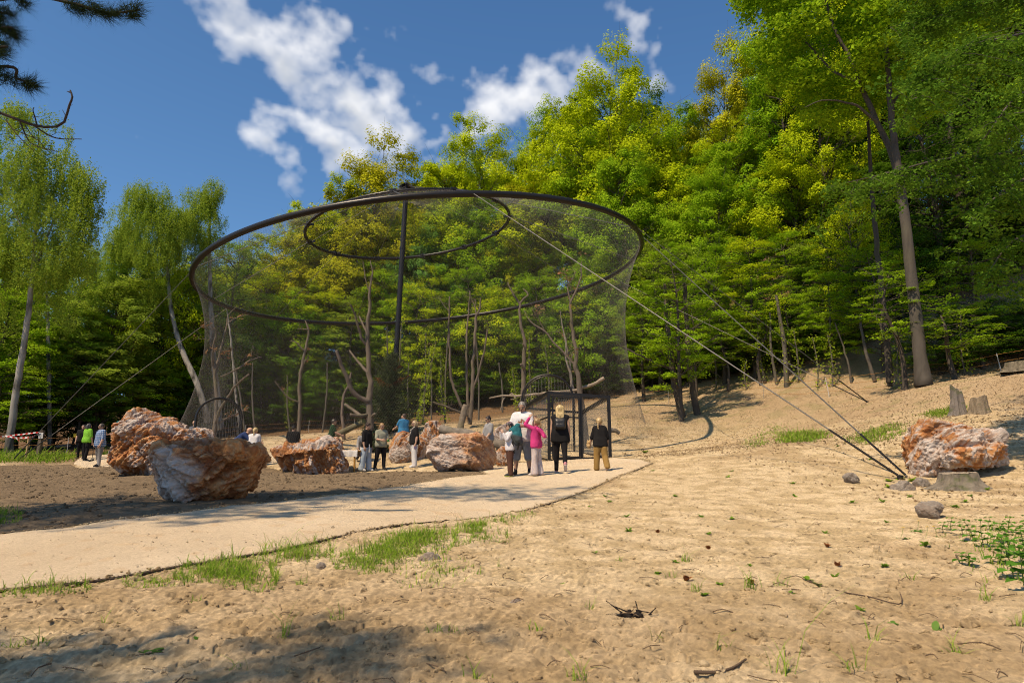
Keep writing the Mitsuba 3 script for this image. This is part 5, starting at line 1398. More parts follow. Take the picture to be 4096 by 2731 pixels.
        if sleeve:
            for i in (0, 1):
                if sleeve <= 1:
                    e = shl[i] + (elb[i] - shl[i]) * sleeve * 1.25
                    C.append(bone((shl[i], .043 * Ht * b ** .4), (e, .040 * Ht * b ** .4)))
                else:
                    C += [bone((shl[i], .042 * Ht * b ** .4), (elb[i], .034 * Ht * b ** .4)), bone((elb[i], .034 * Ht * b ** .4), (elb[i] + (wri[i] - elb[i]) * .93, .025 * Ht))]
        v, f = fuse(C, .0115 * Ht, 4, .0055 * Ht, seed, 15 / Ht)
        c = np.tile(np.array(top, float), (len(v), 1)) if topfn is None else topfn(v / Ht, top)
        part(t, 'top', (world(v), f), 'cloth', np.clip(c * (.85 + .3 * meshkit.fbm(v * 9, 2, seed))[:, None], 0, .9), smooth=True)
    if bottom is not None:
        C = [bone((up(-.05, 0, .565), .064 * Ht * tb, (1, .95, .5)), (up(.05, 0, .565), .064 * Ht * tb, (1, .95, .5)), (hp[0], .064 * Ht * b ** .7 * min(legw, 1.1)), (hp[1], .064 * Ht * b ** .7 * min(legw, 1.1)))]
        for i in (0, 1):
            kr = .042 * Ht * b ** .4 * legw * (1 + .25 * flare); hr = .033 * Ht * (1 + flare) * legw
            if bottom_len < .99:
                e = kn[i] + (an[i] - kn[i]) * max(0.0, bottom_len * 2 - 1)
                kr *= 1.18; hr = kr * 1.04
            else:
                e = an[i] + D(0, .004, -.012)
            C += [bone((hp[i], .062 * Ht * b ** .6 * min(legw, 1.12)), (hp[i] + (kn[i] - hp[i]) * .3, .060 * Ht * b ** .6 * legw), (kn[i], kr)), bone((kn[i], kr), (e, hr, (1, 1.1, .6)))]
        v, f = fuse(C, .0115 * Ht, 4, .0055 * Ht, seed + 9, 15 / Ht)
        c = np.tile(np.array(bottom, float), (len(v), 1)) if botfn is None else botfn(v / Ht, bottom)
        part(t, 'trousers', (world(v), f), 'cloth', np.clip(c * (.82 + .36 * meshkit.fbm(v * 8, 3, seed + 4))[:, None], 0, .9), smooth=True)
    if shoes is not None:
        for i, s in enumerate((1, -1)):
            pitch = math.radians(legs[i][0] - legs[i][2]) if an[i][2] - min(a[2] for a in an) > .02 * Ht else 0
            Rf = rotx(-pitch * .9)
            o = lambda x, y, z: an[i] + Rf @ D(x, y, z)
            sv = bone((o(0, .012, -.018), .024 * Ht), (o(0, .012, .004), .024 * Ht), (o(.004 * s, -.085, -.026), .021 * Ht, (1.15, 1.2, .75)), (o(0, -.045, -.008), .024 * Ht), (o(.004 * s, -.105, -.030), .014 * Ht))
            part(t, 'shoe', (lambda q: (world(q[0]), q[1]))(fuse([sv], .014 * Ht, 2)), 'cloth', shoes, smooth=True)
            sl = bone((o(0, .02, -.039), .021 * Ht, (1, 1, .25)), (o(.004 * s, -.09, -.039), .024 * Ht, (1, 1.1, .25)))
            part(t, 'sole', (lambda q: (world(q[0]), q[1]))(fuse([sl], .016 * Ht, 0)), 'cloth', sole, smooth=30)
    # --- hair
    kind, hcol = hair[0], np.array(hair[1], float)
    K = .13 * Ht * hs
    cut = lambda m, y: m
    hp_ = []
    if kind != 'bald':
        cap = ball(face(0, .075, .12), .555 * K, (.78, .93, .88))
        # leave the face free: cut away what lies in front of and below the hairline
        nrm = R @ np.array([0, 1.0, .55 if kind in ('short', 'crop') else .7]); nrm /= np.linalg.norm(nrm)
        org = face(0, -.32, .30)
        cap = cap.trim_by_plane(tuple(map(float, nrm)), float(nrm @ org))
        lo = R @ np.array([0, .25, 1.0]); lo /= np.linalg.norm(lo)
        cap = cap.trim_by_plane(tuple(map(float, lo)), float(lo @ face(0, .2, -.20)))
        hp_.append(cap)
        if kind == 'tousled':
            for _ in range(16):
                a = rng.uniform(-2.4, 2.4); q = rng.uniform(.25, .5)
                hp_.append(ball(face(.36 * math.sin(a), .1 - .30 * math.cos(a), q), .13 * K * rng.uniform(.8, 1.3)))
        if kind == 'ponytail':
            hp_ += [ball(face(0, .52, .22), .12 * K), bone((face(0, .56, .2), .10 * K), (face(0, .68, -.1), .13 * K)), bone((face(0, .68, -.1), .13 * K), (face(0, .62, -.75), .11 * K)), bone((face(0, .62, -.75), .11 * K), (face(0, .58, -1.15), .04 * K))]
        if kind == 'bun':
            hp_ += [ball(face(0, .42, .52), .16 * K)]
        if kind == 'bob':
            for s in (1, -1):
                hp_ += [bone((face(.36 * s, .1, .15), .17 * K), (face(.40 * s, .06, -.38), .15 * K), (face(.2 * s, .42, -.40), .2 * K))]
            hp_.append(bone((face(-.2, .42, .1), .22 * K), (face(.2, .42, .1), .22 * K), (face(-.2, .42, -.42), .18 * K), (face(.2, .42, -.42), .18 * K)))
        if kind == 'long':
            hp_ += [bone((face(-.28, .22, .2), .22 * K), (face(.28, .22, .2), .22 * K), (face(-.34, .38, -.6), .17 * K), (face(.34, .38, -.6), .17 * K)), bone((face(-.34, .40, -.55), .17 * K), (face(.34, .40, -.55), .17 * K), (face(-.3, .52, -1.25), .13 * K), (face(.3, .52, -1.25), .13 * K)),
                    *[bone((face(x, .52, -1.2), .13 * K), (face(x * 1.05, .55, -1.55 - .1 * rng.random()), .06 * K)) for x in (-.28, -.1, .1, .28)]]
        if kind == 'braid':
            hp_ += [ball(face(.12, .45 + .10 * math.sin(j * .5), .1 - .24 * j), .15 * K * (1 - .05 * j), (1, 1, 1.2)) for j in range(9)]
        v, f = fuse(hp_, .013 * Ht, 3, .004 * Ht, seed, 40)
        st = meshkit.noise(v * np.array([70, 70, 8]), 5)
        part(t, 'hair', (world(v), f), 'vcg', np.clip(hcol * (.55 + .9 * st)[:, None], 0, .85), smooth=True)
    if glasses:
        g = [bone((face(.16 * s - .09, -.44, .03), .035 * K, (1, .5, 1)), (face(.16 * s + .09, -.43, .03), .035 * K, (1, .5, 1)), (face(.16 * s, -.44, -.03), .06 * K, (1, .4, .9))) for s in (1, -1)]
        g += [bone((face(.25 * s, -.42, .05), .02 * K), (face(.40 * s, .02, .05), .02 * K)) for s in (1, -1)] + [bone((face(-.06, -.45, .04), .02 * K), (face(.06, -.45, .04), .02 * K))]
        q = fuse(g, .03 * Ht, 0)
        part(t, 'glasses', (world(q[0]), q[1]), 'vcg', glasses, smooth=30)
    return t, dict(world=world, face=face, up=up, wri=wri, elb=elb, fdir=fdir, Ht=Ht, K=K, hp=hp, an=an, kn=kn, sink=sink, M=M, foot=foot, shl=shl)

def extra(t, name, parts, col, info, edge=.03, mat='cloth', noise=0.0, seed=3, label=None, top=False, cat=None):
    v, f = fuse(parts, edge, 2, noise, seed, 20)
    k = thing(name, label, cat) if top else None
    c = col(v) if callable(col) else col
    if top: put(k, (info['world'](v), f), mat, c, smooth=True)
    else: k = part(t, name, (info['world'](v), f), mat, c, smooth=True, label=label)
    return k

def hgt(v0, v1, Y): return (v1 - v0) * Y / FPX
def foot(u, v, Y, dz=0.0):
    p = at(u, v, Y); p[2] = H1(p[0], p[1]) + .012 + dz
    return p
def plaid(v, top):
    x = np.arctan2(v[:, 0], -v[:, 1]) * .17; z = v[:, 2]
    a = (np.sin(x * 130) > .35).astype(float); b_ = (np.sin(z * 130) > .35).astype(float)
    c = lerp((.05, .20, .52), (.55, .60, .66), np.clip(a * .5 + b_ * .5, 0, 1))
    return lerp(c, (.03, .05, .14), ((np.sin(x * 130 + 2.4) > .8) | (np.sin(z * 130 + 2.4) > .8)).astype(float) * .8)
def stripes(v, col):
    a = np.arctan2(v[:, 0], -v[:, 1]); x = np.sin(a * 40)
    c = lerp((.66, .50, .48), (.74, .68, .64), smst(-.3, .3, x))
    return lerp(c, (.45, .47, .60), smst(.8, .95, np.sin(a * 13 + 1)) * .7)
def ombre(v, col):
    return lerp(np.array((.36, .34, .33)), np.array((.20, .19, .185)), smst(.1, .4, v[:, 2]))
def denim(v, col):
    return lerp(np.array((.36, .46, .58)), np.array((.52, .60, .68)), meshkit.fbm(v * 9, 3, 2))
def teeprint(v, top):
    """A white shirt with an orange and brown bird print on the chest."""
    c = np.tile(np.array((.80, .80, .82)), (len(v), 1))
    d = np.hypot((v[:, 0]) / .052, (v[:, 2] - .695) / .055)
    m = (v[:, 1] < 0) & (d < 1) & (meshkit.fbm(v * [55, 10, 38], 3, 6) > .46)
    n = meshkit.fbm(v * [60, 10, 40], 2, 8)
    c[m] = lerp((.42, .16, .05), (.20, .11, .07), smst(.4, .6, n))[m]
    return c
def floral(v, col):
    n = meshkit.noise(v * 130, 4); h = meshkit.noise(v * 150 + 9, 5)
    c = np.tile(np.array((.035, .03, .05)), (len(v), 1))
    c[n > .68] = (.5, .3, .38); c[h > .74] = (.5, .5, .42); c[(n > .64) & (h < .3)] = (.12, .2, .1)
    return c
LK = (-.2, 0)
# the group at the gate
t, q = person('woman with long blonde hair in a black sleeveless top walking away to the gate', foot(2243, 1885, 15.8), 176, 1.70, (.02, .02, .022), (.018, .017, .019), ('long', (.62, .47, .22)), ((6, 9, 14), (-4, 9, 10)), ((6, 2, 2), (-20, 2, 26)), shoes=(.62, .30, .34), sole=(.70, .64, .62), sleeve=0, top_len=.055, legw=.95, seed=11, skin=(.58, .36, .25), shoulder=.95)
u_ = q['up']
bp = [bone(*[(u_(x * .055, .085, z), .03 * 1.7) for x in (-1, 1) for z in (.645, .765)], *[(u_(x * .05, .115, z), .02 * 1.7) for x in (-1, 1) for z in (.645, .74)]), bone((u_(-.055, .135, .66), .018 * 1.7), (u_(.055, .135, .66), .018 * 1.7), (u_(-.05, .135, .69), .016 * 1.7), (u_(.05, .135, .69), .016 * 1.7))]
bp += [bone((u_(s * .05, .075, .79), .011), (u_(s * .075, .01, .845), .012)) for s in (1, -1)] + [bone((u_(s * .075, .01, .845), .012), (u_(s * .085, -.07, .77), .012)) for s in (1, -1)] + [bone((u_(0, .10, .80), .012), (u_(0, .12, .815), .012))]
extra(None, 'backpack', bp, (.022, .021, .022), q, .03, 'vcg', .004, label='small black quilted backpack worn by the blonde woman', top=True, cat='backpack')
t, q = person('grey-haired man in sunglasses and printed white shirt looking into a teal rucksack', foot(2090, 1892, 15.5), -8, 1.80, (.8, .8, .82), (.30, .33, .37), ('crop', (.26, .24, .22)), ((26, 12, 62, 42), (20, 16, 66, 30)), ((2, 7, 3), (-2, 7, 3)), nod=24, turn=-8, bulk=1.17, glasses=(.02, .02, .022), bottom_len=.62, legw=1.15, topfn=teeprint, shoes=(.06, .05, .045), sole=(.3, .2, .12), seed=21, sleeve=.72, top_len=.03)
fc = q['face']
extra(t, 'beard', [bone((fc(0, -.40, -.40), .06 * q['K']), (fc(0, -.42, -.46), .05 * q['K'])), bone((fc(-.09, -.44, -.19), .022 * q['K']), (fc(.09, -.44, -.19), .022 * q['K']))], (.07, .055, .045), q, .02)
for i in (0, 1):
    extra(t, 'sock', [bone((q['an'][i] + [0, 0, .012], .045), (q['an'][i] + [0, 0, .095], .047))], (.03, .028, .05), q, .03)
w = (q['wri'][0] + q['wri'][1]) / 2 + np.array([0, -.12, .02])
rk = [bone((w + [-.02, 0, 0], .06), (w + [-.12, -.02, -.16], .13, (1, .7, 1)), (w + [-.03, -.02, -.30], .13, (1, .7, 1))), bone((w + [-.10, -.02, -.26], .14, (1, .75, .8)), (w + [.0, -.03, -.40], .12, (1, .75, .8))), bone((w + [-.05, -.12, -.24], .085), (w + [.0, -.12, -.34], .08))]
def rcol(v):
    z = v[:, 2] - w[2]
    return lerp((.035, .17, .20), (.085, .10, .105), smst(-.22, -.27, z + .25 * (v[:, 0] - w[0])))
extra(None, 'rucksack', rk, rcol, q, .022, 'cloth', .008, label='teal and grey rucksack held open by the man in the printed white shirt', top=True, cat='rucksack')
k = [k for k in scene if k.startswith('rucksack')][-1]
for a, b_ in (((-.14, -.1, -.38), (-.10, -.05, -.66)), ((.02, -.12, -.42), (-.02, -.08, -.58)), ((.03, -.05, -.02), (-.2, -.1, -.14))):
    extra(k, 'strap', [bone((w + a, .012, (2, .5, 1)), (w + b_, .012, (2, .5, 1)))], (.04, .04, .042), q, .05)
t, q = person('girl in a pink hooded jumper and striped wide trousers, hands at her brow', foot(2146, 1900, 15.1), -118, 1.36, (.70, .065, .26), (.7, .6, .58), ('ponytail', (.34, .22, .11)), ((120, 26, 92, 35), (112, 22, 100, 30)), ((2, 3, 2), (-3, 3, 2)), nod=-16, flare=.95, botfn=stripes, sleeve=1.5, shoes=(.74, .68, .66), seed=31, child=True, legw=1.05, top_len=.01, skin=(.60, .38, .27), bulk=.98)
extra(t, 'hood', [bone((q['up'](-.06, .055, .80), .045), (q['up'](.06, .055, .80), .045), (q['up'](0, .13, .72), .05)), bone((q['up'](0, .13, .72), .05), (q['up'](-.04, .17, .665), .03), (q['up'](.04, .17, .665), .03))], (.70, .065, .26), q, .03, noise=.008)
t, q = person('boy in a white long-sleeved shirt and dark flowered cap, hand at his face', foot(2040, 1903, 15.15), -75, 1.28, (.74, .72, .75), (.115, .058, .042), ('short', (.05, .035, .03)), ((35, 10, 118, 25), (50, 10, 110, 30)), ((2, 3, 2), (-2, 3, 2)), nod=4, sleeve=1.5, shoes=(.06, .065, .07), sole=(.55, .72, .06), seed=41, child=True, legw=1.12, top_len=.015, flare=.25, bulk=.95, skin=(.60, .38, .27))
fc = q['face']; K = q['K']
extra(t, 'cap', [ball(fc(0, .05, .20), .56 * K, (.80, .93, .80)).trim_by_plane((0, 0, 1), float(fc(0, 0, .17)[2])), bone((fc(-.16, -.42, .22), .03 * K), (fc(.16, -.42, .22), .03 * K), (fc(0, -.74, .15), .05 * K, (2, 1, .4)))], lambda v: floral(v, None), q, .014)
t, q = person('girl in a black shirt and ochre trousers walking to the gate with a fair braid', foot(2404, 1880, 15.9), 186, 1.33, (.022, .021, .022), (.36, .225, .075), ('braid', (.52, .37, .18)), ((14, 14, 26), (4, 16, 14)), ((6, 4, 4), (-10, 5, 22)), shoes=(.66, .5, .46), sole=(.6, .5, .46), seed=51, child=True, legw=1.28, flare=.35, top_len=.045, sleeve=.95, bulk=1.02, skin=(.60, .38, .27), turn=-20, lean=4)
w = q['wri'][0] + q['fdir'][0] * .07
extra(None, 'plush_toy', [ball(w + [.03, -.03, .05], .055), ball(w + [.03, -.03, -.04], .06), ball(w + [.06, -.06, .0], .03), ball(w + [.0, -.06, .02], .03), ball(w + [.06, -.02, .10], .02), ball(w + [0, -.02, .10], .02)], lambda v: np.array((.62, .44, .22)) * (.8 + .4 * meshkit.noise(v * 60, 2))[:, None], q, .014, noise=.006, label='small tan plush toy in the hand of the girl with the braid', top=True, cat='plush toy')
# the women and the boy by the table
t, q = person('woman in a black top and white trousers talking beside the round orange rock', foot(1655, 1875, 22.6), -62, 1.69, (.022, .021, .022), (.76, .75, .76), ('bob', (.42, .31, .18)), ((-2, 10, 14), (12, 12, 22)), ((3, 4, 3), (-3, 5, 3)), turn=-8, bulk=1.08, glasses=(.05, .04, .04), flare=.35, shoes=(.7, .68, .66), seed=61, sleeve=.62, legw=1.05)
u_ = q['up']
extra(t, 'scarf', [bone((u_(.03, -.02, .85), .03), (u_(.035, -.085, .79), .028)), bone((u_(.035, -.085, .79), .028), (u_(.0, -.10, .69), .03)), bone((u_(-.04, .01, .85), .03), (u_(-.03, -.085, .78), .028))], lambda v: lerp((.66, .62, .56), (.06, .05, .05), smst(.5, .56, meshkit.noise(v * 60, 7))), q, .018)
extra(None, 'handbag', [bone(*[(u_(-.06 + dx, -.115, z), .025) for dx in (-.03, .03) for z in (.56, .64)])], (.58, .50, .42), q, .03, label='cream shoulder bag of the woman in white trousers', top=True, cat='handbag')
w = q['wri'][0] + q['fdir'][0] * .09
extra(None, 'phone', [bone((w + [0, -.02, .02], .012), (w + [0, .05, -.03], .012), (w + [0, -.04, -.05], .012), (w + [0, .03, -.10], .012))], (.28, .22, .36), q, .03, 'vcg', label='mauve phone in the hand of the woman in white trousers', top=True, cat='phone')
t, q = person('young woman with glasses and ponytail in a sage shirt and black trousers', foot(1520, 1884, 22.4), 40, 1.66, (.36, .37, .285), (.022, .021, .022), ('ponytail', (.36, .23, .11)), ((18, 10, 66, 25), (20, 12, 62, 20)), ((4, 5, 4), (-5, 7, 6)), turn=8, nod=8, glasses=(.05, .04, .04), seed=71, sleeve=.7, legw=1.05, shoes=(.03, .03, .03))
w = q['wri'][0] + q['fdir'][0] * .13
extra(None, 'tape_reel', [Mf.cylinder(.025, .055, .055, 24).rotate((90, 0, 20)).translate(tuple(w)) - Mf.cylinder(.06, .022, .022, 16).rotate((90, 0, 20)).translate(tuple(w + [0, .02, 0]))], (.03, .42, .07), q, .03, 'vcg', label='bright green reel in the hand of the woman in the sage shirt', top=True, cat='reel')
t, q = person('boy with tousled dark hair in a black shirt and pale jeans beside the table', foot(1462, 1889, 22.2), 68, 1.68, (.022, .021, .022), (.42, .52, .62), ('tousled', (.055, .032, .022)), ((2, 8, 10), (2, 8, 10)), ((4, 4, 2), (-5, 5, 2)), nod=14, seed=81, sleeve=.85, legw=1.25, flare=.55, botfn=denim, shoes=(.6, .6, .6))
u_ = q['up']
extra(t, 'tied_jumper', [bone((u_(-.06, .01, .54), .07), (u_(.06, .01, .54), .07), (u_(0, .05, .53), .08)), bone((u_(-.05, .06, .53), .06), (u_(.05, .06, .53), .06), (u_(-.04, .13, .37), .03), (u_(.06, .12, .36), .03)), bone((u_(-.03, -.085, .54), .03), (u_(-.035, -.10, .38), .022))], (.76, .74, .74), q, .025, noise=.01, label='white jumper tied round the waist')
t, q = person('person in grey crouching behind the table beside the boy in black', foot(1448, 1866, 24.2), 20, 1.62, (.35, .34, .34), (.03, .03, .035), ('short', (.10, .07, .05)), ((20, 12, 40), (20, 12, 40)), ((100, 12, 125), (70, 12, 130)), lean=24, seed=85, sleeve=1.5)
# further off
t, q = person('woman in a grey shirt looking down at the log between the rocks', foot(1955, 1850, 21.6), -58, 1.67, (.33, .33, .335), (.085, .10, .13), ('bun', (.028, .018, .016)), ((16, 10, 30), (16, 10, 30)), nod=20, seed=91, sleeve=.75, glasses=(.06, .05, .05))
t, q = person('man in a blue shirt sitting behind the round orange rock, seen through the netting', foot(1610, 1860, 26.6), -140, 1.72, (.06, .26, .50), (.08, .08, .09), ('short', (.07, .045, .03)), ((30, 12, 40), (30, 12, 40)), ((85, 12, 100), (85, 12, 100)), turn=60, seed=101, bulk=1.08)
t, q = person('person in dark green bending over by the log left of the tallest dead tree', foot(1318, 1835, 25.4), 110, 1.66, (.028, .06, .03), (.05, .05, .05), ('short', (.06, .045, .035)), ((25, 12, 40), (25, 12, 40)), ((80, 12, 100), (60, 12, 105)), lean=8, seed=111)
t, q = person('man in a black cap and black shirt behind the long low orange rock', foot(1166, 1860, 24.6), -160, 1.66, (.018, .018, .02), (.04, .04, .045), ('crop', (.05, .04, .03)), ((20, 10, 40), (20, 10, 40)), ((105, 12, 125), (75, 12, 130)), turn=-30, seed=121, bulk=1.05)
fc, K = q['face'], q['K']
extra(t, 'cap', [ball(fc(0, .05, .18), .56 * K, (.80, .93, .78)).trim_by_plane((0, 0, 1), float(fc(0, 0, .16)[2])), bone((fc(-.16, -.42, .22), .03 * K), (fc(.16, -.42, .22), .03 * K), (fc(0, -.74, .18), .05 * K, (2, 1, .4)))], (.02, .02, .022), q, .02)
t, q = person('woman with a blonde ponytail and white shirt, her back turned, behind the rocks', foot(1004, 1880, 22.4), 172, 1.62, (.74, .73, .74), (.10, .12, .17), ('ponytail', (.60, .45, .22)), ((10, 8, 20), (10, 8, 20)), ((62, 8, 100), (55, 8, 95)), lean=8, turn=10, seed=131)
t, q = person('bald man in a dark blue shirt leaning forward behind the flat-topped rock', foot(930, 1880, 22.6), 100, 1.76, (.032, .055, .15), (.06, .06, .08), ('bald', (.2, .15, .1)), ((50, 12, 20), (50, 12, 20)), ((50, 8, 85), (45, 8, 85)), lean=42, nod=10, seed=141, bulk=1.18, glasses=(.03, .03, .03), sleeve=.8)
t, q = person('bald man mostly hidden behind the low pale rock at left', foot(764, 1862, 26.0), 165, 1.72, (.12, .13, .16), (.05, .05, .06), ('bald', (.2, .15, .1)), legs=((75, 10, 105), (70, 10, 105)), seed=151)
t, q = person('man in a blue plaid shirt and grey jeans on the path at left', foot(388, 1879, 26.0), -28, 1.79, (.1, .3, .6), (.26, .25, .24), ('crop', (.07, .055, .045)), ((6, 10, 16), (-4, 18, 34, 30)), ((4, 4, 2), (-6, 9, 10)), turn=-14, topfn=plaid, botfn=ombre, seed=161, bulk=1.08, glasses=(.06, .05, .05), shoes=(.03, .03, .035), sleeve=.75, top_len=.02)
w = q['wri'][1] + q['fdir'][1] * .06
w = q['wri'][1]
extra(None, 'camera_on_strap', [bone((q['wri'][1] + [0, -.03, -.10], .012), (q['wri'][1] + [-.02, -.03, -.62], .012)), bone((q['wri'][1] + [-.06, -.03, -.66], .05), (q['wri'][1] + [.06, -.03, -.64], .05)), bone((q['wri'][1] + [0, -.03, -.66], .04), (q['wri'][1] + [0, -.14, -.68], .04))], (.02, .02, .022), q, .03, 'vcg', label='black camera dangling on its strap from the hand of the man in plaid', top=True, cat='camera')
u_ = q['up']
extra(t, 'shoulder_strap', [bone((u_(-.075, -.09, .81), .014), (u_(-.08, -.09, .62), .014)), bone((u_(-.075, -.09, .81), .014), (u_(-.075, .02, .85), .016)), bone((u_(-.11, .06, .72), .05), (u_(-.10, .08, .60), .06))], (.02, .022, .03), q, .03)
t, q = person('woman in a lime green shirt and black trousers seen from behind at left', foot(338, 1851, 28.6), 158, 1.70, (.23, .55, .05), (.016, .015, .017), ('bob', (.07, .065, .065)), ((4, 8, 10), (4, 8, 10)), ((4, 4, 2), (-5, 5, 4)), seed=171, bulk=1.08, sleeve=.75)
t, q = person('person in black half hidden behind the woman in lime green', foot(318, 1850, 29.3), 20, 1.60, (.02, .02, .02), (.016, .015, .017), ('long', (.05, .035, .03)), seed=181)
t, q = person('person in a teal cap half hidden at the left of the tallest rock', foot(462, 1840, 29.5), -30, 1.66, (.03, .045, .03), (.03, .03, .03), ('short', (.05, .035, .03)), ((20, 10, 60), (20, 10, 60)), nod=20, seed=191)
fc, K = q['face'], q['K']
extra(t, 'cap', [ball(fc(0, .05, .18), .56 * K, (.80, .93, .78)).trim_by_plane((0, 0, 1), float(fc(0, 0, .16)[2])), bone((fc(-.16, -.42, .2), .03 * K), (fc(.16, -.42, .2), .03 * K), (fc(0, -.74, .14), .05 * K, (2, 1, .4)))], (.03, .17, .20), q, .02)

# ---------------------------------------------------------------- table with cloth and glasses
t = thing('table', 'small wooden table under a white cloth right of the long low rock', 'table')
tl = foot(1417, 1890, 22.0)
x0, x1, y0, y1, g = tl[0] - .62, tl[0] + .18, tl[1] - .02, tl[1] + .62, tl[2]
x1 = tl[0] + .16
for x, y in ((tl[0], y0), (x0, y0), (tl[0] + .1, y1), (x0, y1)):
    part(t, 'leg', box(x - .028, x + .028, y - .028, y + .028, g - .05, g + .70), 'vcg', (.52, .27, .06))
part(t, 'top', box(x0 - .05, x1 + .04, y0 - .04, y1 + .04, g + .70, g + .735), 'vcg', (.50, .25, .06))
c = thing('tablecloth', 'white cloth spread over the small wooden table', 'tablecloth')
nx, ny = 40, 30
X, Y_ = np.meshgrid(np.linspace(x0 - .30, x1 - .06, nx), np.linspace(y0 - .28, y1 + .28, ny), indexing='ij')
over = np.maximum(np.maximum(y0 - .045 - Y_, Y_ - y1 - .045), np.maximum(x0 - .055 - X, 0))
Zc = g + .738 - np.clip(over, 0, 1) * .97 + .006 * np.sin(X * 21 + Y_ * 13)
Xc = np.where(X < x0 - .055, x0 - .06 + .02 * np.sin(Y_ * 22), X)
Yc = np.where(Y_ < y0 - .045, y0 - .05 - .02 * (1 + np.sin(X * 26)) * np.clip(over, 0, .2) * 5, np.where(Y_ > y1 + .045, y1 + .05, Y_))
i, j = np.meshgrid(np.arange(nx - 1), np.arange(ny - 1), indexing='ij')
qd = np.stack([i * ny + j, (i + 1) * ny + j, (i + 1) * ny + j + 1, i * ny + j + 1], -1).reshape(-1, 4)
put(c, (np.stack([Xc, Yc, Zc], -1).reshape(-1, 3), np.vstack([qd[:, [0, 1, 2]], qd[:, [0, 2, 3]]])), 'cloth', (.78, .76, .74), smooth=True)
scene['glass'] = {'type': 'thindielectric', 'int_ior': 1.5}
for i in range(5):
    gl = thing('drinking_glass', 'clear stemmed glass standing on the white cloth', 'glass', 'glasses on the table')
    px, py = x0 + .34 + .065 * i, y0 + .12 + .09 * (i % 2)
    s = trimesh.creation.revolve(np.array([[.03, 0], [.03, .004], [.005, .008], [.005, .06], [.026, .085], [.03, .15]]), sections=18)
    put(gl, (np.array(s.vertices) + [px, py, g + .746], np.array(s.faces)), 'glass', smooth=40)

# ---------------------------------------------------------------- the barrier at left
st = thing('wooden_stake', 'leaning pale wooden stake holding the striped tape', 'stake')
b0 = foot(103, 1832, 28.6); b1 = at(116, 1745, 28.6)
put(st, beam(b0 - [0, 0, .1], b1, .055), 'vc', (.50, .34, .17))
sp = thing('sign_post', 'dark brown wooden post with a white notice at left', 'post')
p0 = foot(150, 1828, 29.5)
put(sp + '__post', beam(p0 - [0, 0, .1], p0 + [.08, 0, 1.28], .15), 'bark')
labels[sp + '__post'] = {'label': 'square dark brown post'}
nt = at(164, 1741, 29.36)
put(sp + '__notice', box(nt[0] - .10, nt[0] + .10, nt[1] - .012, nt[1], nt[2] - .135, nt[2] + .135), 'vc', (.72, .72, .72))
labels[sp + '__notice'] = {'label': 'white printed notice in a thin frame'}
for i in range(7):
    w_ = .07 if i else .03
    put(sp + '__notice__line' + ('' if i == 0 else '_%03d' % i), box(nt[0] - w_, nt[0] + w_ * (.6 + .4 * ((i * 7) % 3) / 2), nt[1] - .0155, nt[1] - .0125, nt[2] + .09 - i * .028, nt[2] + .098 - i * .028), 'vc', (.2, .2, .2))
bx = thing('warning_sign', 'small yellow warning plate hanging on the rope fence at left', 'sign')
c0 = at(303, 1740, 33.4)
put(bx, box(c0[0] - .13, c0[0] + .13, c0[1], c0[1] + .006, c0[2] - .09, c0[2] + .09), 'vc', (.52, .38, .03))
tp = thing('barrier_tape', 'red and white striped tape strung from the left edge to the brown post', 'tape')
def tape(a, b_, sag, n=60):
    s = np.linspace(0, 1, n)
    p = a + (b_ - a) * s[:, None]; p[:, 2] -= sag * 4 * s * (1 - s)
    tw = .4 * np.sin(s * 9)
    off = np.stack([0 * s, np.sin(tw), np.cos(tw)], 1) * .032
    vs, fs, cs = [], [], []
    for k in range(n - 1):
        vs += [p[k] - off[k], p[k + 1] - off[k + 1], p[k + 1] + off[k + 1], p[k] + off[k]]
        m = 4 * k; fs += [[m, m + 1, m + 2], [m, m + 2, m + 3]]
        cs += [((.55, .03, .03) if (k // 2) % 2 else (.75, .74, .74))] * 4
    return np.array(vs), np.array(fs), np.array(cs)
q = [tape(at(-200, 1760, 29.2), at(158, 1728, 29.3), .04, 70), tape(at(20, 1742, 29.0), at(115, 1749, 28.55), .05, 20), tape(at(117, 1749, 28.55), at(156, 1735, 29.35), .02, 16), tape(at(64, 1750, 28.7), at(74, 1761, 28.7), 0, 4)]
put(tp, join([(a, b_) for a, b_, _ in q]), 'vc', np.vstack([c_ for _, _, c_ in q]), smooth=False)
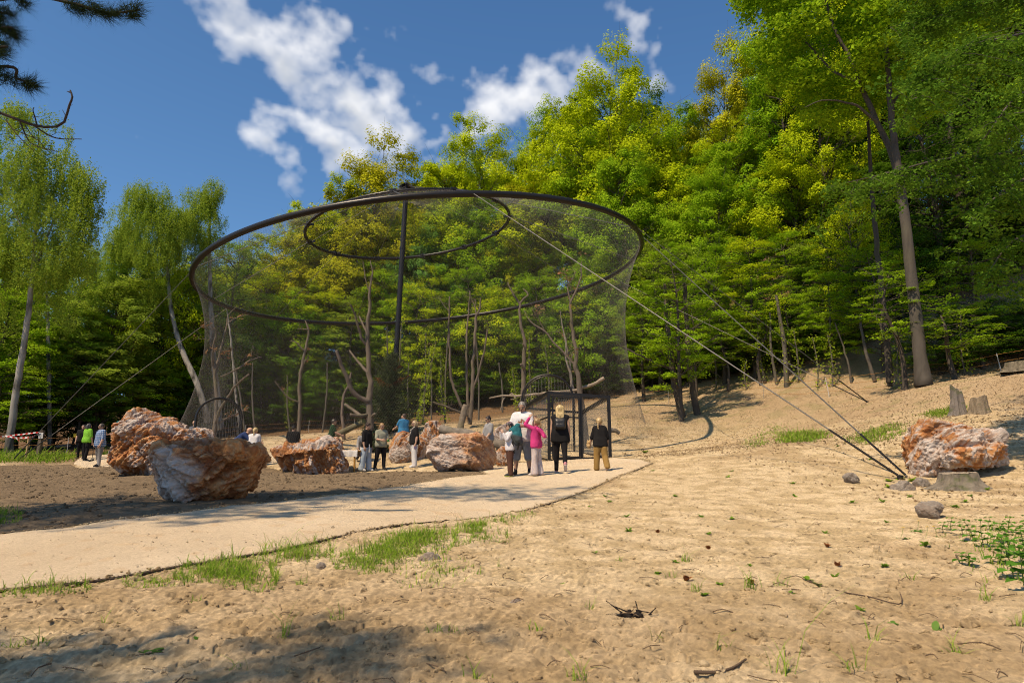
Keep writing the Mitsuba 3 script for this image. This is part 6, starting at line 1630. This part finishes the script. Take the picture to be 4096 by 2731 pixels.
# ---------------------------------------------------------------- grass, weeds and small things on the ground
def zland(x, y):
    z = land(x, y)
    for poly, zf in ((path_poly, zpath), (lane_poly, zpath), (soil_poly, zsoil)):
        m = shapely.contains_xy(poly, x, y)
        if m.any(): z = np.where(m, zf(x, y), z)
    return z
def blades(P, h, rng, w=.0045, bend=.55, lean=None):
    """Curved blades of grass with their feet at the points P."""
    n = len(P)
    hh = h * rng.lognormal(-.1, .5, n)
    a = rng.uniform(0, 2 * np.pi, n)
    d = np.stack([np.cos(a), np.sin(a)], 1)
    s = np.stack([-d[:, 1], d[:, 0]], 1)
    b = rng.uniform(.2, 1.25, n) * bend * 1.35
    rows = []
    for t, ww in ((0, 1), (.4, .85), (.75, .5), (1, 0.05)):
        c = np.column_stack([P[:, :2] + d * (b * hh * t ** 1.8)[:, None], P[:, 2] + hh * (t - .35 * b * t ** 2.2)])
        o = np.column_stack([s * (w * ww * (.6 + h * 4))[..., None] if False else s * (w * ww), np.zeros(n)])
        rows += [c - o, c + o]
    v = np.stack(rows, 1).reshape(-1, 3)
    k = np.arange(n)[:, None] * 8
    f = np.vstack([np.concatenate([k + i, k + i + 1, k + i + 3], 1) for i in (0, 2, 4)] + [np.concatenate([k + i, k + i + 3, k + i + 2], 1) for i in (0, 2, 4)])
    c = lerp((.13, .26, .02), (.31, .43, .05), rng.random(n))
    c = lerp(c, (.33, .28, .13), (rng.random(n) < .16).astype(float) * .9)
    return v, f, np.repeat(c, 8, 0)
grng = np.random.default_rng(808)
def grass(label, px, n, h, w=.0045, bend=.55, clumped=.5, flat=None):
    poly = Polygon(W(px)).buffer(0)
    if poly.geom_type != 'Polygon': poly = max(poly.geoms, key=lambda g: g.area)
    P = scatter_pts(poly.buffer(.08), n * 4, grng)
    keep = meshkit.fbm(np.column_stack([P * 4.0, P[:, 0] * 0]), 3, 5) > clumped - grng.uniform(0, .12, len(P))
    ed = shapely.distance(poly.exterior, shapely.points(P)) / (.28 * math.sqrt(poly.area))
    keep &= grng.uniform(0, 1, len(P)) < np.clip(ed, .04, 1) ** .9
    P = P[keep][:n]
    P = np.column_stack([P, zland(P[:, 0], P[:, 1]) - .01])
    v, f, c = blades(P, h, grng, w, bend)
    k = thing('grass', label, 'grass', kind='stuff')
    put(k, (v, f), 'leaf', c, smooth=False)
grass('bright tuft of grass at the lower left edge of the path', [(735, 2290), (800, 2255), (900, 2238), (1010, 2235), (1062, 2260), (1068, 2320), (1050, 2352), (960, 2335), (850, 2318), (750, 2316)], 2600, .055, .0032, .7, .36)
grass('sparse grass along the path left of the bright tuft', [(0, 2372), (60, 2352), (300, 2348), (310, 2368), (200, 2380), (20, 2392)], 420, .05, .003, .8, .45)
grass('low grass between the bright tuft and the left bottom', [(535, 2318), (700, 2300), (705, 2335), (560, 2345)], 350, .045, .003, .8, .42)
grass('wide grass patch in the middle beside the path', [(1460, 2190), (1560, 2150), (1640, 2128), (1790, 2130), (1800, 2165), (1760, 2200), (1690, 2225), (1560, 2250), (1450, 2240), (1400, 2215)], 3600, .06, .0035, .7, .40)
grass('loose grass left of the wide patch', [(1330, 2210), (1450, 2205), (1560, 2250), (1540, 2285), (1400, 2280), (1345, 2250)], 900, .05, .0032, .8, .48)
grass('tall thin blades leaning over the path edge', [(1080, 2205), (1180, 2180), (1290, 2170), (1300, 2225), (1200, 2250), (1090, 2240)], 520, .105, .0028, .75, .44)
grass('grass reaching along the path right of the wide patch', [(1800, 2130), (1870, 2098), (1990, 2085), (2015, 2120), (2005, 2165), (1880, 2168), (1800, 2180)], 1500, .055, .0034, .7, .45)
grass('small grass tuft at the path edge nearest the gate', [(2020, 2072), (2110, 2052), (2120, 2070), (2030, 2092)], 260, .045, .0034, .7, .4)
grass('thin grass scattered below the wide patch', [(1640, 2250), (1780, 2220), (1900, 2280), (1760, 2345), (1640, 2340)], 330, .05, .003, .8, .5)
grass('green grass patch on the slope below the cables', [(3095, 1738), (3180, 1722), (3300, 1722), (3325, 1748), (3260, 1772), (3120, 1776)], 4200, .10, .011, .7, .38)
grass('thin green growth left of the slope patch', [(2960, 1768), (3060, 1700), (3150, 1690), (3170, 1722), (3090, 1745), (3080, 1780), (2990, 1800)], 1500, .07, .011, .8, .50)
grass('green growth right of the cables on the slope', [(3340, 1760), (3420, 1735), (3540, 1700), (3640, 1690), (3640, 1740), (3560, 1770), (3420, 1785)], 1900, .08, .010, .8, .49)
grass('grass on the slope between the tall stump and the pitted rock', [(3660, 1660), (3780, 1630), (3860, 1622), (3860, 1650), (3760, 1680)], 1300, .08, .010, .8, .45)
grass('shaded grass at the left edge below the tape', [(-200, 1818, 33), (100, 1815, 33.5), (330, 1832, 31), (285, 1852, 28.2), (150, 1851, 27.6), (0, 1854, 27), (-300, 1858, 26)], 9000, .20, .016, .6, .30)
grass('green strip of grass behind the tallest rock at left', [(390, 1800, 36), (640, 1795, 37), (640, 1808, 33), (400, 1812, 33)], 2500, .2, .018, .6, .3)
grass('dark grass at the left edge of the soil bed', [(-60, 2050), (20, 2045), (60, 2075), (40, 2105), (-60, 2110)], 700, .07, .004, .7, .4)
grass('thin grass at the foot of the nettles', [(3800, 2120), (4120, 2090), (4150, 2330), (3990, 2330), (3850, 2230)], 700, .07, .004, .8, .5)

def leafblade(base, d, L, w, fold=.25, n=5, droop=.35, tooth=False):
    """One broad leaf as a folded, bent strip."""
    d = np.asarray(d, float); d /= np.linalg.norm(d)
    s = np.cross(d, [0, 0, 1.0]); s /= np.linalg.norm(s) + 1e-9
    up = np.cross(s, d)
    v, f = [], []
    for i in range(n + 1):
        t = i / n
        c = base + d * L * t - np.array([0, 0, 1]) * droop * L * t * t
        ww = w * (math.sin(math.pi * (t * .92 + .06)) ** .8) * (1.0 if not tooth or i % 2 else .82)
        v += [c - s * ww + up * ww * fold, c, c + s * ww + up * ww * fold]
    for i in range(n):
        a = 3 * i
        f += [[a, a + 1, a + 4], [a, a + 4, a + 3], [a + 1, a + 2, a + 5], [a + 1, a + 5, a + 4]]
    return np.array(v), np.array(f)
def gp(u, v):
    p = gpt(u, v); p[2] = float(zland(np.array([p[0]]), np.array([p[1]]))[0]); return p
def rosette(name, label, u, v, size, n, rng, col=(.12, .22, .03), grp=None, rise=.45, cat='plant', wide=.28):
    p = gp(u, v)
    ls = []
    for k in range(n):
        a = k * 2.4 + rng.uniform(-.4, .4)
        ls.append(leafblade(p + [0, 0, -.004], [math.cos(a), math.sin(a), rise * rng.uniform(.4, 1.6)], size * rng.uniform(.6, 1.1), size * wide * rng.uniform(.7, 1.1), droop=rng.uniform(.1, .5)))
    vv, ff = join(ls)
    t = thing(name, label, cat, grp)
    put(t, (vv, ff), 'leaf', np.array(col) * np.repeat(rng.uniform(.75, 1.3, n), 18)[:, None], smooth=True)
    return t, p
rng = np.random.default_rng(909)
rosette('broadleaf_plant', 'flat broad-leaved plant lying low near the bottom left', 592, 2604, .085, 8, rng, (.16, .27, .05), rise=.25, wide=.18)
rosette('broadleaf_plant', 'plant of two upright oval leaves near the bottom right', 3737, 2490, .075, 4, rng, (.15, .27, .06), rise=.9, wide=.24)
rosette('broadleaf_plant', 'small plant left of the two upright oval leaves', 3572, 2492, .045, 5, rng, (.13, .24, .05), rise=.8)
rosette('broadleaf_plant', 'single small round leaf standing above the bottom left shade', 782, 2560, .05, 2, rng, (.10, .22, .04), rise=2.2)
rosette('broadleaf_plant', 'spreading light green plant in the lower right middle', 3150, 2368, .085, 7, rng, (.18, .28, .05), rise=.35, wide=.2)
WEED = 'small green weed sprouting from the bare slope in the right half'
for u, v, s in ((2926, 1884, .10), (2912, 1913, .10), (3172, 1938, .10), (3179, 1982, .09), (3410, 2014, .10), (3532, 2010, .10), (3547, 2093, .07), (2505, 2068, .08), (2515, 2122, .07), (2804, 2068, .07), (2926, 2079, .07), (2833, 2130, .06), (2880, 2338, .05), (3230, 2324, .06), (3338, 2304, .06), (3540, 2270, .05), (3273, 2338, .05), (3700, 2183, .09), (2818, 2389, .05), (2380, 2200, .05), (3820, 2030, .09), (3860, 2010, .09), (2420, 1985, .08), (2440, 2010, .07), (2360, 2030, .06), (3300, 2130, .06),
                (3480, 1840, .1), (3350, 1790, .12), (2610, 1880, .1), (2700, 1985, .08), (2630, 2300, .05), (3000, 2270, .05), (3440, 2440, .05), (2250, 2330, .05), (2700, 2250, .05), (3880, 1985, .09), (3950, 1960, .09), (3640, 1990, .09)):
    rosette('weed', WEED, u, v, s, int(rng.integers(6, 11)), rng, (.15, .25, .03), 'small weeds on the bare slope', .8)
for u, v in ((2630, 2125), (2834, 2195), (3005, 2340), (3350, 2265), (3310, 2190), (2745, 2330)):
    rosette('red_weed', 'reddish dry seedling on the bare slope', u, v, .07, 8, rng, (.26, .11, .045), 'reddish seedlings on the slope', 2.2)
TUFT = 'thin tuft of grass blades in the dry earth of the foreground'
for u, v, n, h in ((2746, 2245, 34, .10), (2700, 2310, 14, .08), (3006, 2360, 26, .11), (2789, 2370, 18, .09), (3110, 2340, 14, .08), (3640, 2320, 12, .07), (1141, 2545, 16, .085), (1350, 2480, 18, .07), (1741, 2530, 16, .05), (1811, 2530, 9, .06), (1907, 2705, 16, .05), (2316, 2710, 22, .06), (3135, 2690, 20, .10), (3413, 2690, 14, .09), (3823, 2600, 20, .09), (4075, 2490, 18, .10), (52, 2590, 30, .06), (174, 2580, 16, .05), (1202, 2330, 40, .04), (784, 2400, 16, .04), (1735, 2330, 30, .045), (2000, 2260, 14, .04), (2350, 2420, 14, .05), (2150, 2520, 10, .05), (3940, 2400, 20, .09), (3500, 2560, 10, .07), (2900, 2600, 10, .06), (2480, 2240, 10, .05), (960, 2660, 10, .06), (430, 2480, 12, .05), (2640, 2560, 9, .05)):
    p = gp(u, v)
    P = p + np.column_stack([rng.normal(size=(n, 2)) * .022, np.zeros(n) - .006])
    vv, ff, cc = blades(P, h, rng, .0022, .75)
    k = thing('grass_tuft', TUFT, 'grass', 'thin grass tufts in the foreground')
    put(k, (vv, ff), 'leaf', cc * (1 if u < 4000 else .9), smooth=False)
# dandelions
for u, v, fu, fv, lab in ((3600, 2150, 3612, 2110, 'dandelion with the leftmost yellow flower of the group'), (3668, 2128, 3673, 2083, 'dandelion with the topmost yellow flower below the squarish stone'), (3700, 2150, 3709, 2107, 'dandelion with a wide yellow flower over dark leaves'), (3745, 2145, 3735, 2105, 'dandelion with a half shaded flower right of the wide one'), (3880, 2165, 3877, 2134, 'dandelion with a lone yellow flower among the nettles')):
    t, p = rosette('dandelion', lab, u, v, .11, 7, rng, (.10, .19, .035), None, .35, 'flower', .16)
    q = at(fu, fv, p[1] + .02)
    leaf = scene.pop(t); scene[t + '__leaves'] = leaf
    put(t + '__stem', tube(spline([p, (p + q) / 2 + [.01, 0, .01], q], 6), .0022, 4), 'vc', (.25, .30, .10))
    pt = []
    for k in range(26):
        a = k * 2.4; r = .004 + .016 * math.sqrt(k / 26)
        pt.append(leafblade(q + [0, 0, .004], [math.cos(a), math.sin(a), .9 - r * 40], r + .004, .0035, 0, 2, .2))
    pv, pf = join(pt)
    put(t + '__flower', (pv, pf), 'leaf', (.72, .50, .01), smooth=True)
# nettles at the right edge
NET = 'leafy green nettle at the right edge of the foreground'
for i, (u, v, h) in enumerate(((3895, 2165, .24), (3935, 2190, .28), (3990, 2170, .22), (4040, 2215, .30), (4085, 2260, .34), (4060, 2320, .30), (4100, 2370, .32), (3800, 2120, .16), (3775, 2130, .13), (3850, 2140, .16), (3990, 2260, .26), (3850, 2265, .10), (3880, 2270, .11), (4110, 2140, .3), (4140, 2200, .36), (4130, 2300, .36), (4030, 2130, .2), (3960, 2120, .17))):
    p = gp(u, v)
    t = thing('nettle', NET, 'plant', 'nettles at the right edge')
    top = p + [rng.normal() * .03, rng.normal() * .03, h * .82]
    put(t + '__stem', tube(spline([p - [0, 0, .02], (p + top) / 2 + rng.normal(size=3) * .008, top], 8), np.linspace(.004, .002, 8), 5), 'vc', (.14, .20, .05))
    ls = []
    m = max(3, int(h / .06))
    for k in range(m):
        q = p + (top - p) * ((k + 1) / m)
        L = (.075 + .20 * h) * (1 - .40 * k / m) * rng.uniform(.85, 1.1)
        for s in (0, math.pi):
            a = k * math.pi / 2 + s + rng.normal() * .2
            ls.append(leafblade(q, [math.cos(a), math.sin(a), .55], L, L * .34, .2, 7, .5, True))
    vv, ff = join(ls)
    put(t + '__leaves', (vv, ff), 'leaf', np.array((.085, .21, .025)) * np.repeat(rng.uniform(.75, 1.25, len(ls)), 24)[:, None], smooth=True)
for u, v, n in ((3560, 1925, 12), (3600, 1915, 14), (3650, 1925, 12), (3555, 1948, 8), (3620, 1945, 10)):
    rosette('anchor_weed', 'low leafy weed growing round the cable anchor', u, v, .15, n, rng, (.20, .30, .03), 'weeds round the cable anchor', 1.0)
rosette('anchor_weed', 'single leafy weed at the foot of the netting right of the gate', 2580, 1812, .28, 14, rng, (.17, .26, .03), None, 1.0)
# dry leaves on the slope and twigs in the foreground: nobody could count them
slope = Polygon(W([(2500, 1835), (2700, 1830), (3000, 1790), (3600, 1800), (4100, 1800), (4300, 1520), (3700, 1520), (3300, 1560), (2700, 1600), (2460, 1660)])).buffer(0)
P = scatter_pts(slope, 10000, rng)
P2 = scatter_pts(Polygon([(-14, 27), (4, 27), (6, 47), (-14, 47)]), 5000, rng)
P3 = scatter_pts(Polygon([(6, 9), (13, 9), (15, 20), (6, 20)]), 1500, rng)
P = np.vstack([P, P2, P3])
P = np.column_stack([P, land(P[:, 0], P[:, 1]) + .012])
v, f = leaves(P, 1.2, .062, rng, 0, .75)
c = lerp((.20, .125, .065), (.40, .31, .20), np.repeat(rng.random(len(P)), 4))
k = thing('leaf_litter', 'dry brown leaves strewn over the slope and the aviary floor', 'leaves', kind='stuff')
put(k, (v, f), 'leaf', c, smooth=False)
tw = []
for x, y in scatter_pts(front, 900, rng, 1.2):
    z = float(land(np.array([x]), np.array([y]))[0]) + .008
    a = rng.uniform(0, 6.3); L = rng.uniform(.03, .16)
    d = np.array([math.cos(a), math.sin(a), 0]) * L
    tw.append(tube(spline([[x, y, z], np.array([x, y, z + .008]) + d * .5 + rng.normal(size=3) * .008, np.array([x, y, z]) + d], 5), rng.uniform(.0012, .003), 4))
k = thing('twigs', 'fine dry twigs and roots lying on the bare earth', 'twigs', kind='stuff')
put(k, join(tw), 'vc', (.17, .115, .07))
for lab, pts, w_ in (('curved dry twig lying in the lower right', [(3230, 2330), (3350, 2358), (3480, 2392), (3590, 2420), (3608, 2400), (3600, 2375)], .006), ('short dark stick in the earth at right', [(3826, 2230), (3840, 2258)], .008), ('dark crooked root at the bottom edge right of the middle', [(2780, 2712), (2860, 2700), (2930, 2680), (2985, 2650)], .009)):
    P = np.array([gp(u, v) for u, v in pts]) + [0, 0, .012]
    k = thing('stick', lab, 'stick')
    put(k, tube(spline(P, 14), np.linspace(w_, w_ * .5, 14), 6), 'vc', (.13, .09, .06))

P = scatter_pts(path_poly.buffer(-.03), 2600, rng, .3)
P = np.column_stack([P, zpath(P[:, 0], P[:, 1])])
labels['path_grit'] = {'label': 'loose grit and small stones on the pale path', 'kind': 'stuff', 'category': 'gravel'}
v, f = scatter_bits(2600, P, .0045, rng)
put('path_grit', (v, f), 'path_mat', smooth=False)
ring = path_poly.exterior
P = np.array([ring.interpolate(s_).coords[0] for s_ in rng.uniform(0, ring.length, 5200)]) + rng.normal(size=(5200, 2)) * .05
P = np.column_stack([P, zland(P[:, 0], P[:, 1]) + .004])
labels['edge_crumbs'] = {'label': 'crumbs of earth spilling over the edges of the path', 'kind': 'stuff', 'category': 'soil'}
v, f = scatter_bits(5200, P, .0075, rng)
put('edge_crumbs', (v, f), 'ground_mat', smooth=False)

dc = gp(2532, 2466)  # added lumps and strands, coloured near black for the shade inside a hole
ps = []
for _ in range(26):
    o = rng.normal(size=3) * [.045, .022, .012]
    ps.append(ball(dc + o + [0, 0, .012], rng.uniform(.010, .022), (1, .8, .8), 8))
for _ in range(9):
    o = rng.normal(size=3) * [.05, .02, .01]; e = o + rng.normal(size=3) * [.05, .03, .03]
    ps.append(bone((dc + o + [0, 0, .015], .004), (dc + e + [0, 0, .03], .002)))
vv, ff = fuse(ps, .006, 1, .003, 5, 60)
k = thing('hole_shade_clump', 'black coloured clump standing in for the shade inside a hole in the bare earth', 'root')
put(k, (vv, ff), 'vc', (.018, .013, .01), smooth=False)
